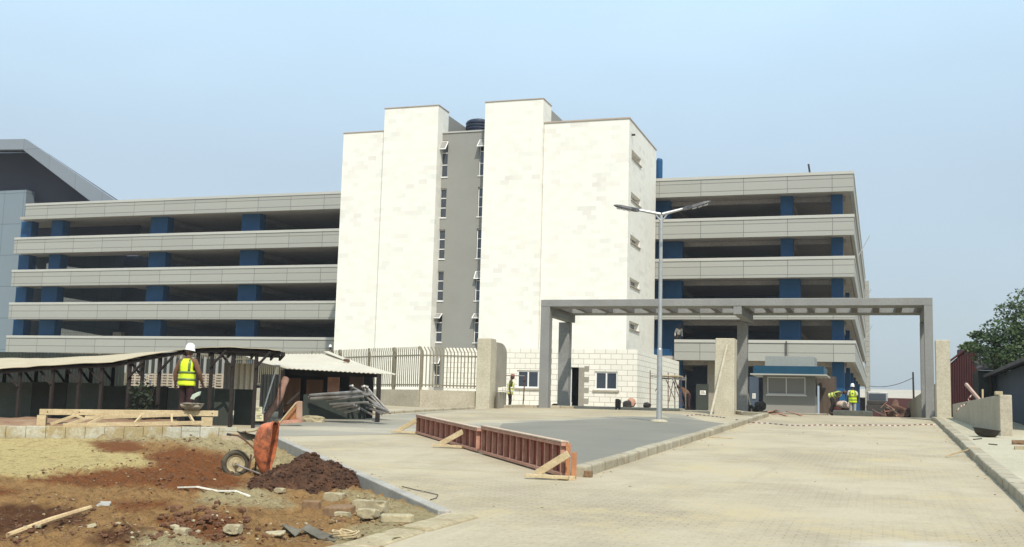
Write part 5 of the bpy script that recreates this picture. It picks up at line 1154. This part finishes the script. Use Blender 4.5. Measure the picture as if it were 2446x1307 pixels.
def notice(x0_, y0_, x1_, y1_, Y, label, mt='paper_white'):
    a_, b2 = aY(x0_, y1_, Y), aY(x1_, y0_, Y); t = thing('paper_notice', label, 'notice', a_); mb = MB(); mb.box(a_.x, Y, a_.z, b2.x, Y+.01, b2.z); mb.build('sheet', M[mt], t)
    mb = MB(); w_, h_ = b2.x-a_.x, b2.z-a_.z
    for k in range(3): mb.box(a_.x+w_*.12, Y-.004, a_.z+h_*(.22+.24*k), b2.x-w_*(.12+.1*k), Y-.001, a_.z+h_*(.32+.24*k))
    mb.build('lettering', M['ink'], t); return t
mb = MB(); a_, b2 = aY(1662, 985, 76), aY(1692, 925, 76); mb.box(a_.x, 76.03, 1.75, b2.x, 76.1, b2.z+.2); tag(mb.build('site_door', M['dark_board']), 'dark boarded door under the parking deck with a white notice', 'door')
notice(1672, 933, 1686, 943, 76, 'white paper notice on the dark door under the parking deck')
notice(1797, 940, 1805, 952, 70, 'small white notice in the dark gap beside the booth')
mb = MB(); a_, b2 = aY(1790, 985, 70.1), aY(1812, 900, 70.1); mb.box(a_.x, 70.05, 1.75, b2.x, 70.2, b2.z); tag(mb.build('panel_board', M['navy_wall']), 'dark blue board standing in the gap beside the booth', 'board')
# pipe frame by the standing man
PFm = thing('bent_pipe', 'bent pipe standing upright beside the standing man', 'pipe', aY(1250, 972, 54))
mb = MB(); mb.tube([aY(1249, 972, 54), aY(1254, 900, 54), aY(1253.5, 898, 54)], .03, 7); mb.build('upright', M['rust'], PFm); mb = MB(); mb.tube([aY(1254, 898, 54), aY(1206, 897, 54)], .025, 7); mb.build('arm', M['steel'], PFm); mb = MB(); p = aY(1253, 910, 54); mb.tube([p-Vector((.08, 0, 0)), p+Vector((.06, 0, 0))], .05, 7); mb.build('clamp', M['dark_metal'], PFm)
# odds and ends on the forecourt
def lump(name, x_, y_, Y, r, sq, mt, label, cat, seed=1):
    p = aY(x_, y_, Y); mb = MB(); mb.rock(p+Vector((0, 0, r*sq[2]*.6)), r, seed, sq, 3, .4); return tag(mb.build(name, mt), label, cat)
lump('black_sack', 1476, 975, 57.8, .2, (.8, .7, 1.6), M['dark_metal'], 'slumped black sack on the forecourt step', 'sack', 2)
mb = MB(); p, q_ = aY(1475, 990, 57.6), aY(1475.5, 976, 57.6); mb.beam(p, q_, .05, .05, (0, 1, 0)); tag(mb.build('white_peg', M['white_plastic']), 'white peg standing under the black sack', 'peg')
CT = thing('handcart', 'dark upturned handcart with round tray on the forecourt step', 'handcart', aY(1505, 978, 58.5)); Yc = 58.5
mb = MB(); p = aY(1498, 968, Yc); mb.rock(p, .26, 6, (1, .7, 1.1), 3, .4); mb.build('body', M['dark_metal'], CT)
mb = MB(); p = aY(1508, 961, Yc+.1); mb.lathe(p, [(.22, -.02), (.24, 0), (.22, .02), (.1, .05), (0, .06)], 18, (.3, -1, .2)); mb.build('tray', M['timber_pink'], CT)
mb = MB(); mb.tube([aY(1500, 972, Yc), aY(1514, 971, Yc), aY(1518, 963, Yc)], .03, 6); mb.build('handle', M['dark_metal'], CT)
lump('tool_bag', 1546, 972, 58.4, .2, (1.1, .8, .8), M['dark_metal'], 'small dark bag on the step near the scaffold', 'bag', 7)
lump('dusty_bundle', 1326, 973, 56.2, .16, (1.1, .8, .8), M['clod'], 'dusty brown bundle at the foot of the gate posts', 'bundle', 8)
a_ = aY(1361, 973, 56); mb = MB(); mb.lathe(a_, [(0, 0), (.09, 0), (.12, .25), (.11, .25), (.085, .02), (0, .02)], 14); tag(mb.build('bucket', M['white_plastic']), 'white bucket beside the inner gate post', 'bucket')
for k, (x_, y_, r) in enumerate(((1775, 984, .26), (1790, 982, .2), (1816, 978, .26), (1806, 984, .16))):
    lump('dark_bundle', x_, y_, 57+.4*k, r, (1.2, .8, 1.0), M['dark_metal'], ['dark tool bundle at the foot of the middle gate post', 'small dark bundle with sticks beside the middle gate post', 'dark round bundle in front of the booth corner', 'little dark lump before the booth corner'][k], 'bundle', 12+k)
for k, (a_, b2) in enumerate((((1796, 984), (1786, 940)), ((1788, 985), (1783, 938)))):
    mb = MB(); mb.tube([aY(*a_, 57.2), aY(*b2, 57.8)], .03, 6); tag(mb.build('long_tool', M['timber'] if k == 0 else M['rust']), ['pale tool handle leaning behind the middle gate post', 'rusty rod leaning behind the middle gate post'][k], 'tool')
for k, (a_, b2) in enumerate((((1835, 985), (1860, 981)), ((1862, 990), (1880, 995)), ((1880, 984), (1915, 994)), ((1845, 991), (1866, 988)))):
    mb = MB(); mb.beam(gp(*a_)+Vector((0, 0, .03)), gp(*b2)+Vector((0, 0, .03)), .09, .04); tag(mb.build('scrap_board', M['timber_pink']), 'scrap board lying in front of the booth', 'plank', 'scrap boards before the booth')
lump('rubble_lump', 1840, 990, 54, .3, (2, .8, .35), M['stone_brown'], 'low brown rubble lump in front of the booth', 'rubble', 21)

a_, b2 = aY(1878, 850, 77.85), aY(1878, 815, 77.85); mb = MB(); mb.tube([a_, b2], .045, 6); tag(mb.build('downpipe', M['dark_metal']), 'short dark pipe fixed to the lowest deck band above the booth', 'pipe')

for k, (x_, y_, l, h, lab) in enumerate(((2436, 1062, .35, .1, 'broken concrete piece on the earth behind the end of the thick low wall'), (2440, 1074, .3, .07, 'thin broken piece before the earth behind the thick low wall'))):
    p = gp(x_, y_, .13); mb = MB(); mb.rock(p+Vector((0, 0, h*.4)), l*.6, 70+k, (1.2, .8, h/l*1.6), 3, .5, .65); tag(mb.build('broken_block', M['stone_pale' if k else 'stone_brown']), lab, 'stone')

# ============================================================ PEOPLE
def bake_skin(bm_out, verts, edges, radii, sub=1):
    me = bpy.data.meshes.new('tmp'); me.from_pydata([tuple(v) for v in verts], edges, []); o = bpy.data.objects.new('tmp', me); COL.objects.link(o)
    o.modifiers.new('skin', 'SKIN'); s = o.modifiers.new('s', 'SUBSURF'); s.levels = sub
    for d, r in zip(me.skin_vertices[0].data, radii): d.radius = (r, r) if not isinstance(r, tuple) else r
    me.skin_vertices[0].data[0].use_root = True
    dg = bpy.context.evaluated_depsgraph_get(); dg.update(); m2 = bpy.data.meshes.new_from_object(o.evaluated_get(dg))
    bm_out.from_mesh(m2); bpy.data.objects.remove(o); bpy.data.meshes.remove(m2); bpy.data.meshes.remove(me)
def obj_from_bm(bm, name, mats, parent, place):
    bmesh.ops.recalc_face_normals(bm, faces=bm.faces)
    me = bpy.data.meshes.new(name)
    for v in bm.verts: v.co = place(v.co)
    bm.to_mesh(me); bm.free()
    for mt in mats: me.materials.append(mt)
    for p in me.polygons: p.use_smooth = True
    o = bpy.data.objects.new(name, me); COL.objects.link(o); o.parent = parent; return o
def person(label, foot, face, scale=1., bend=0., turn=0., arms=None, legs=None, top='shirt_dark', bottom='trouser_dark', vest='hivis', strip='reflect', hat='helmet', headpitch=0., headturn=0., crouch=0., longsleeve=False, group=None, emblem=False):
    """figure in local metres (x to its right, y forward, z up, soles at z = 0), turned to heading 'face' (radians, 0 = +Y)"""
    T = thing('person', label, 'person', foot, group)
    pel = Vector((0, 0, .95-crouch))
    cb, sb = cos(bend), sin(bend)
    def up(p):   # upper body bends about the hips
        p = Vector(p)-Vector((0, 0, .95)); ct, st = cos(turn), sin(turn); p = Vector((p.x*ct-p.y*st, p.x*st+p.y*ct, p.z))
        return pel+Vector((p.x, p.y*cb+p.z*sb, -p.y*sb+p.z*cb))
    cf, sf = cos(face), sin(face)
    def place(p): return Vector((p.x*cf-p.y*sf, p.x*sf+p.y*cf, p.z))*scale
    arms = arms or [((-.25, -.02, 1.14), (-.27, .08, .90)), ((.25, -.02, 1.14), (.27, .08, .90))]
    legs = legs or [((-.10, .03, .50), (-.11, -.02, .07)), ((.10, .03, .50), (.11, -.02, .07))]
    A = [[up(q) for q in a] for a in arms]; LG = [[Vector(q) for q in l] for l in legs]
    sh = [up((-.19, 0, 1.43)), up((.19, 0, 1.43))]; hipj = [pel+Vector((-.095, 0, -.04)), pel+Vector((.095, 0, -.04))]
    V = [pel, up((0, 0, 1.12)), up((0, .01, 1.32)), up((0, 0, 1.45)), up((0, .01, 1.55)), up((0, .02, 1.60))]; E = [(0, 1), (1, 2), (2, 3), (3, 4), (4, 5)]; Rr = [.135, .125, .14, .10, .055, .055]
    for k in (0, 1):
        b = len(V); V += [sh[k], A[k][0], A[k][1], A[k][1]+(A[k][1]-A[k][0]).normalized()*.07]; E += [(3, b), (b, b+1), (b+1, b+2), (b+2, b+3)]; Rr += [.065, .046, .032, (.040, .024)]
        b = len(V); an = LG[k][1]; fwd = Vector((0.02*(1 if k else -1), .17, -.045)); V += [hipj[k], LG[k][0], an, an+fwd]; E += [(0, b), (b, b+1), (b+1, b+2), (b+2, b+3)]; Rr += [.095, .062, .045, .038]
    bm = bmesh.new(); bake_skin(bm, V, E, Rr)
    # head: skull, nose, ears, brow, on the same mesh
    hc = up((0, .035, 1.685)); hr = Matrix.Rotation(headturn, 3, 'Z') @ Matrix.Rotation(-(bend*.5+headpitch), 3, 'X')
    def add_ball(c, s, segs=14, mi=0):
        g = bmesh.ops.create_uvsphere(bm, u_segments=segs, v_segments=max(6, segs//2+2), radius=1)
        for v in g['verts']:
            q = v.co.copy()
            if s[0] > .07 and q.z < -.2: q.x *= 1-.3*(-q.z-.2); q.y = q.y*(1-.15*(-q.z-.2))+.06*(-q.z)
            v.co = hc+hr @ (Vector(c)+Vector((q.x*s[0], q.y*s[1], q.z*s[2])))
        if mi:
            for f in {f for v in g['verts'] for f in v.link_faces}: f.material_index = mi
    add_ball((0, 0, 0), (.078, .098, .122), 18)
    add_ball((0, .10, -.012), (.016, .022, .026), 8)
    for sx in (-1, 1):
        add_ball((sx*.078, -.01, -.005), (.012, .022, .033), 8); add_ball((sx*.03, .087, .018), (.013, .01, .008), 8, 1)
    add_ball((0, .086, -.056), (.026, .014, .010), 8, 1)
    # hands: five tapered fingers rooted in the palm
    for k in (0, 1):
        w_ = A[k][1]; d = (w_-A[k][0]).normalized(); s = d.cross(Vector((0, 1, 0)));
        if s.length < .2: s = Vector((1, 0, 0))
        s.normalize(); n_ = s.cross(d)
        p0 = w_+d*.085
        for f, (off, L) in enumerate(((-.026, .062), (-.009, .075), (.009, .072), (.026, .055))):
            a = p0+n_*off; b = a+d*L*.5+s*.012; c = b+d*L*.35+s*.028; t = MB(); t.tube([a-d*.02, a, b, c], [.009, .009, .008, .006], 6)
            vs_ = [bm.verts.new(v) for v in t.v]
            for ff in t.f: bm.faces.new([vs_[i] for i in ff])
        a = w_+d*.035+n_*-.03; t = MB(); t.tube([a, a+d*.03-n_*.022, a+d*.058-n_*.026+s*.012], [.011, .010, .007], 6); vs_ = [bm.verts.new(v) for v in t.v]
        for ff in t.f: bm.faces.new([vs_[i] for i in ff])
    obj_from_bm(bm, 'body', [M['skin'], M['eye']], T, place)
    # trousers
    bm = bmesh.new(); V = [pel+Vector((0, 0, .02)), up((0, 0, 1.02))]; E = [(0, 1)]; Rr = [.155, .145]
    for k in (0, 1): b = len(V); V += [hipj[k], LG[k][0], LG[k][1]+Vector((0, 0, .03))]; E += [(0, b), (b, b+1), (b+1, b+2)]; Rr += [.115, .082, .068]
    bake_skin(bm, V, E, Rr); obj_from_bm(bm, 'trousers', [M[bottom]], T, place)
    # shirt with sleeves
    bm = bmesh.new(); V = [up((0, 0, .98)), up((0, 0, 1.14)), up((0, .01, 1.33)), up((0, 0, 1.445)), up((0, .0, 1.51))]; E = [(0, 1), (1, 2), (2, 3), (3, 4)]; Rr = [.158, .145, .158, .112, .068]
    for k in (0, 1):
        b = len(V); el = A[k][0]; wr = A[k][1]; V += [sh[k], sh[k]+(el-sh[k])*.8]; E += [(3, b), (b, b+1)]; Rr += [.083, .066]
        if longsleeve: V += [el, wr+(el-wr)*.1]; E += [(b+1, b+2), (b+2, b+3)]; Rr += [.062, .047]
    bake_skin(bm, V, E, Rr); obj_from_bm(bm, 'shirt', [M[top]], T, place)
    # boots
    mb = MB()
    for k in (0, 1):
        an = LG[k][1]; rings = []
        for y_, wd, h in ((-.07, .035, .09), (-.03, .045, .13), (.05, .048, .10), (.13, .046, .065), (.19, .03, .04)):
            rings.append([place(an+Vector((sx*wd, y_, -an.z*1.0+zz_))) if an.z < .2 else place(an+Vector((sx*wd, y_, -.07+zz_))) for sx, zz_ in ((-1, 0), (1, 0), (.8, h), (-.8, h))])
        mb.loft(rings, True, True, True)
    me_o = mb.build('boots', M['boot'], T, base=None) if False else None
    me = bpy.data.meshes.new('boots'); me.from_pydata([tuple(v) for v in mb.v], [], mb.f); me.materials.append(M['boot']); o = bpy.data.objects.new('boots', me); COL.objects.link(o); o.parent = T
    if vest:
        zs = [(.84, .205, .150), (.90, .203, .150), (1.0, .196, .148), (1.12, .193, .150), (1.24, .197, .158), (1.34, .203, .160), (1.41, .198, .145), (1.455, .165, .115), (1.49, .11, .085)]
        def ell(z, off=0):
            for (z0, a0, b0), (z1, a1, b1) in zip(zs, zs[1:]):
                if z0 <= z <= z1: t = (z-z0)/(z1-z0); return a0+(a1-a0)*t+off, b0+(b1-b0)*t+off
            return zs[-1][1]+off, zs[-1][2]+off
        def shell(z0, z1, n, off, a0=0, a1=2*pi, na=28, name='vest', mt='hivis', par=T, hole=True):
            mb = MB(); rows = []
            for i in range(n+1):
                z = z0+(z1-z0)*i/n; a, b = ell(z, off); row = []
                for k in range(na+1):
                    th = a0+(a1-a0)*k/na; q = Vector((a*cos(th), b*sin(th)+.008, z)); q += Vector((cos(th), sin(th), 0))*.006*sin(5*th+z*9)
                    row.append(place(up(q)))
                rows.append(row)
            ids = [mb.pts(r) for r in rows]
            for i in range(n):
                for k in range(na):
                    th = (a0+(a1-a0)*(k+.5)/na) % (2*pi); z = z0+(z1-z0)*(i+.5)/n
                    if hole and z > 1.22 and min(abs(th), abs(th-pi), abs(th-2*pi)) < .42*(1.0 if z < 1.42 else .6): continue   # armholes
                    mb.face([ids[i]+k, ids[i]+k+1, ids[i+1]+k+1, ids[i+1]+k])
            me = bpy.data.meshes.new(name); me.from_pydata([tuple(v) for v in mb.v], [], mb.f); me.materials.append(M[mt])
            for p in me.polygons: p.use_smooth = True
            o = bpy.data.objects.new(name, me); COL.objects.link(o); o.parent = par; s = o.modifiers.new('t', 'SOLIDIFY'); s.thickness = .006; s.offset = 1; return o
        vo = shell(.84, 1.49, 16, .012, mt=vest)
        for z in (.965, 1.135): shell(z, z+.05, 2, .021, name='reflective_strip', mt=strip, par=vo, hole=False)
        for th in (pi/2-.62, pi/2+.62, 3*pi/2-.62, 3*pi/2+.62): shell(1.185, 1.47, 6, .021, th-.14, th+.14, 3, 'reflective_strip', strip, vo, False)
        if emblem: shell(1.30, 1.37, 2, .024, 3*pi/2-.16, 3*pi/2+.16, 4, 'emblem', 'ink', vo, False)
    if hat:
        mb = MB(); rings = []; n = 24
        prof = [(1.36, -.035, 1.18), (1.34, -.02, 1.15), (1.18, -.01, 1.14), (1.17, .03, 1.13), (1.13, .07, 1.09), (1.0, .105, .95), (.75, .135, .72), (.4, .152, .38), (.03, .158, .03)] if hat != 'helmet_red' else [(1.05, -.005, 1.02), (1.06, .03, 1.04), (1.0, .08, .97), (.75, .115, .72), (.4, .13, .38), (.03, .135, .03)]
        for kx, z, ky in prof: rings.append([place(hc+hr @ Vector((.085*kx*cos(2*pi*i/n), .105*ky*sin(2*pi*i/n)+(.012 if z < 0 and sin(2*pi*i/n) > 0 else 0), z+.045))) for i in range(n)])
        mb.loft(rings, True, False, True)
        if hat == 'helmet_red':
            mb.loft([[place(hc+hr @ Vector((.07*cos(a), .09+.02*sin(a), .05))) for a in (0, 1, 2, 3.14)], [place(hc+hr @ Vector((.06*cos(a), .12+.05*sin(a), .035))) for a in (0, 1, 2, 3.14)]], False)
        me = bpy.data.meshes.new('hard_hat'); me.from_pydata([tuple(v) for v in mb.v], [], mb.f); me.materials.append(M[hat])
        for p in me.polygons: p.use_smooth = True
        o = bpy.data.objects.new('hard_hat' if hat != 'helmet_red' else 'cap', me); COL.objects.link(o); o.parent = T
        s = o.modifiers.new('t', 'SOLIDIFY'); s.thickness = .004
    return T
def heading_away(p): d = Vector(p)-EYE; return math.atan2(-d.x, d.y)
# man with his back to us at the timber beam
f = aD(440, 1000, 28.9); head = aD(443, 823, 28.9); f.z = head.z-1.83*1.08
hA = heading_away(f)
person('man in white hard hat and bright yellow vest standing behind the timber beam', f, hA-.55, 1.08, .03, 0, arms=[((-.31, -.02, 1.16), (-.33, .05, .90)), ((.33, .0, 1.15), (.33, .16, .93))],
       top='shirt_brown', bottom='shirt_dark', longsleeve=True, headturn=-.5, headpitch=.15)
gl = aD(459, 944, 24.6); mb = MB(); mb.prism([aD(454, 953, 28.3), aD(459, 943, 28.3), aD(474, 936, 28.3), (aD(480, 935, 28.3)), aD(477, 944, 28.3), aD(466, 950, 28.3), aD(463, 955, 28.3)], ed*.06)
tag(mb.build('green_cloth', M['cloth_green'], bevel=.01), 'pale green crumpled sheet in the hand of the man with the white hard hat', 'cloth')
# man by the gatehouse, side on
f = aY(1217, 971, 53); f.z = aY(1217, 897, 53).z-1.77
person('man in reddish cap and open hi-vis vest standing by the gatehouse wall', f, -R(70), 1.0, .08, 0, arms=[((-.25, -.03, 1.15), (-.24, .05, .90)), ((.25, -.05, 1.15), (.25, .03, .9))], top='shirt_olive', bottom='trouser_dark', vest='hivis_pale', strip='reflect_white', hat='helmet_red', headpitch=.25)
# worker with his back to us on the manhole
f = aY(2037, 989, 58.3); f.z = aY(2037, 918, 58.3).z-1.83*.93
person('worker in white hard hat, yellow vest and pale trousers standing by the manhole', f, heading_away(f), .93, 0, 0, top='shirt_white', bottom='trouser_pale', hat='helmet', emblem=True)
# bending worker
f = aY(1986, 990, 59); f.z = 1.86
person('worker in hi-vis vest bending over sacks beside the guard booth', f, -R(100), .95, 1.25, 0, arms=[((-.24, .18, 1.25), (-.22, .38, 1.15)), ((.24, .18, 1.25), (.22, .38, 1.15))], legs=[((-.1, .10, .50), (-.11, -.04, .07)), ((.1, .10, .50), (.11, -.04, .07))], top='shirt_olive', bottom='trouser_dark', vest='hivis_pale', hat=None)
# man on the deck ledge
f = aY(1620, 822, 78.9); f.z = 6.25
person('man in pale shirt leaning over the lowest deck parapet near the lamp pole', f, -R(150), 1.0, .35, 0, top='shirt_white', bottom='trouser_dark', vest=None, hat=None, longsleeve=True)
f = aY(789, 850, 71); f.z = aY(789, 826, 71).z-1.8
person('distant figure in white hard hat behind the picket fence at the tower corner', f, R(170), 1.0, 0, 0, top='shirt_dark', vest=None)
f = aY(1646, 975, 62); f.z = 1.78
person('worker in dark red clothes stooping behind the scaffold', f, R(100), 1.0, .9, 0, arms=[((-.25, .14, 1.2), (-.2, .3, 1.0)), ((.25, .14, 1.2), (.2, .3, 1.0))], top='shirt_brown', bottom='shirt_dark', vest=None, hat=None, longsleeve=True)
for k, (x_, y_, r, sq, mt, lab) in enumerate(((2010, 966, .3, (1.1, .8, .7), 'sack', 'pale sack between the bending worker and the standing worker'), (2022, 968, .22, (1.1, .8, .8), 'sack', 'smaller pale sack beside the standing worker'),
                                    (2003, 982, .42, (1.2, .9, .8), 'red_sheet', 'dark red sacking bundle under the pale sacks'), (2020, 984, .36, (1.1, .8, .8), 'brown_post', 'dark brown bundle at the feet of the standing worker'))):
    p = aY(x_, y_, 59.2+.2*(k > 1)); mb = MB(); mb.rock(p, r, 60+k, sq, 3, .3); tag(mb.build('sack', M[mt], smooth=True), lab, 'sack')

# ============================================================ HAZE
mb = MB(); mb.box(-1700, -120, -12, 1700, 1800, 45); mt = bpy.data.materials.new('haze_air'); mt.use_nodes = True; n = mt.node_tree
n.nodes.remove(n.nodes['Principled BSDF']); v = n.nodes.new('ShaderNodeVolumePrincipled'); v.inputs['Color'].default_value = (.86, .90, .94, 1); v.inputs['Density'].default_value = .00042; v.inputs['Anisotropy'].default_value = .2
n.links.new(v.outputs[0], n.nodes['Material Output'].inputs['Volume']); o = mb.build('haze', mt); o['kind'] = 'stuff'
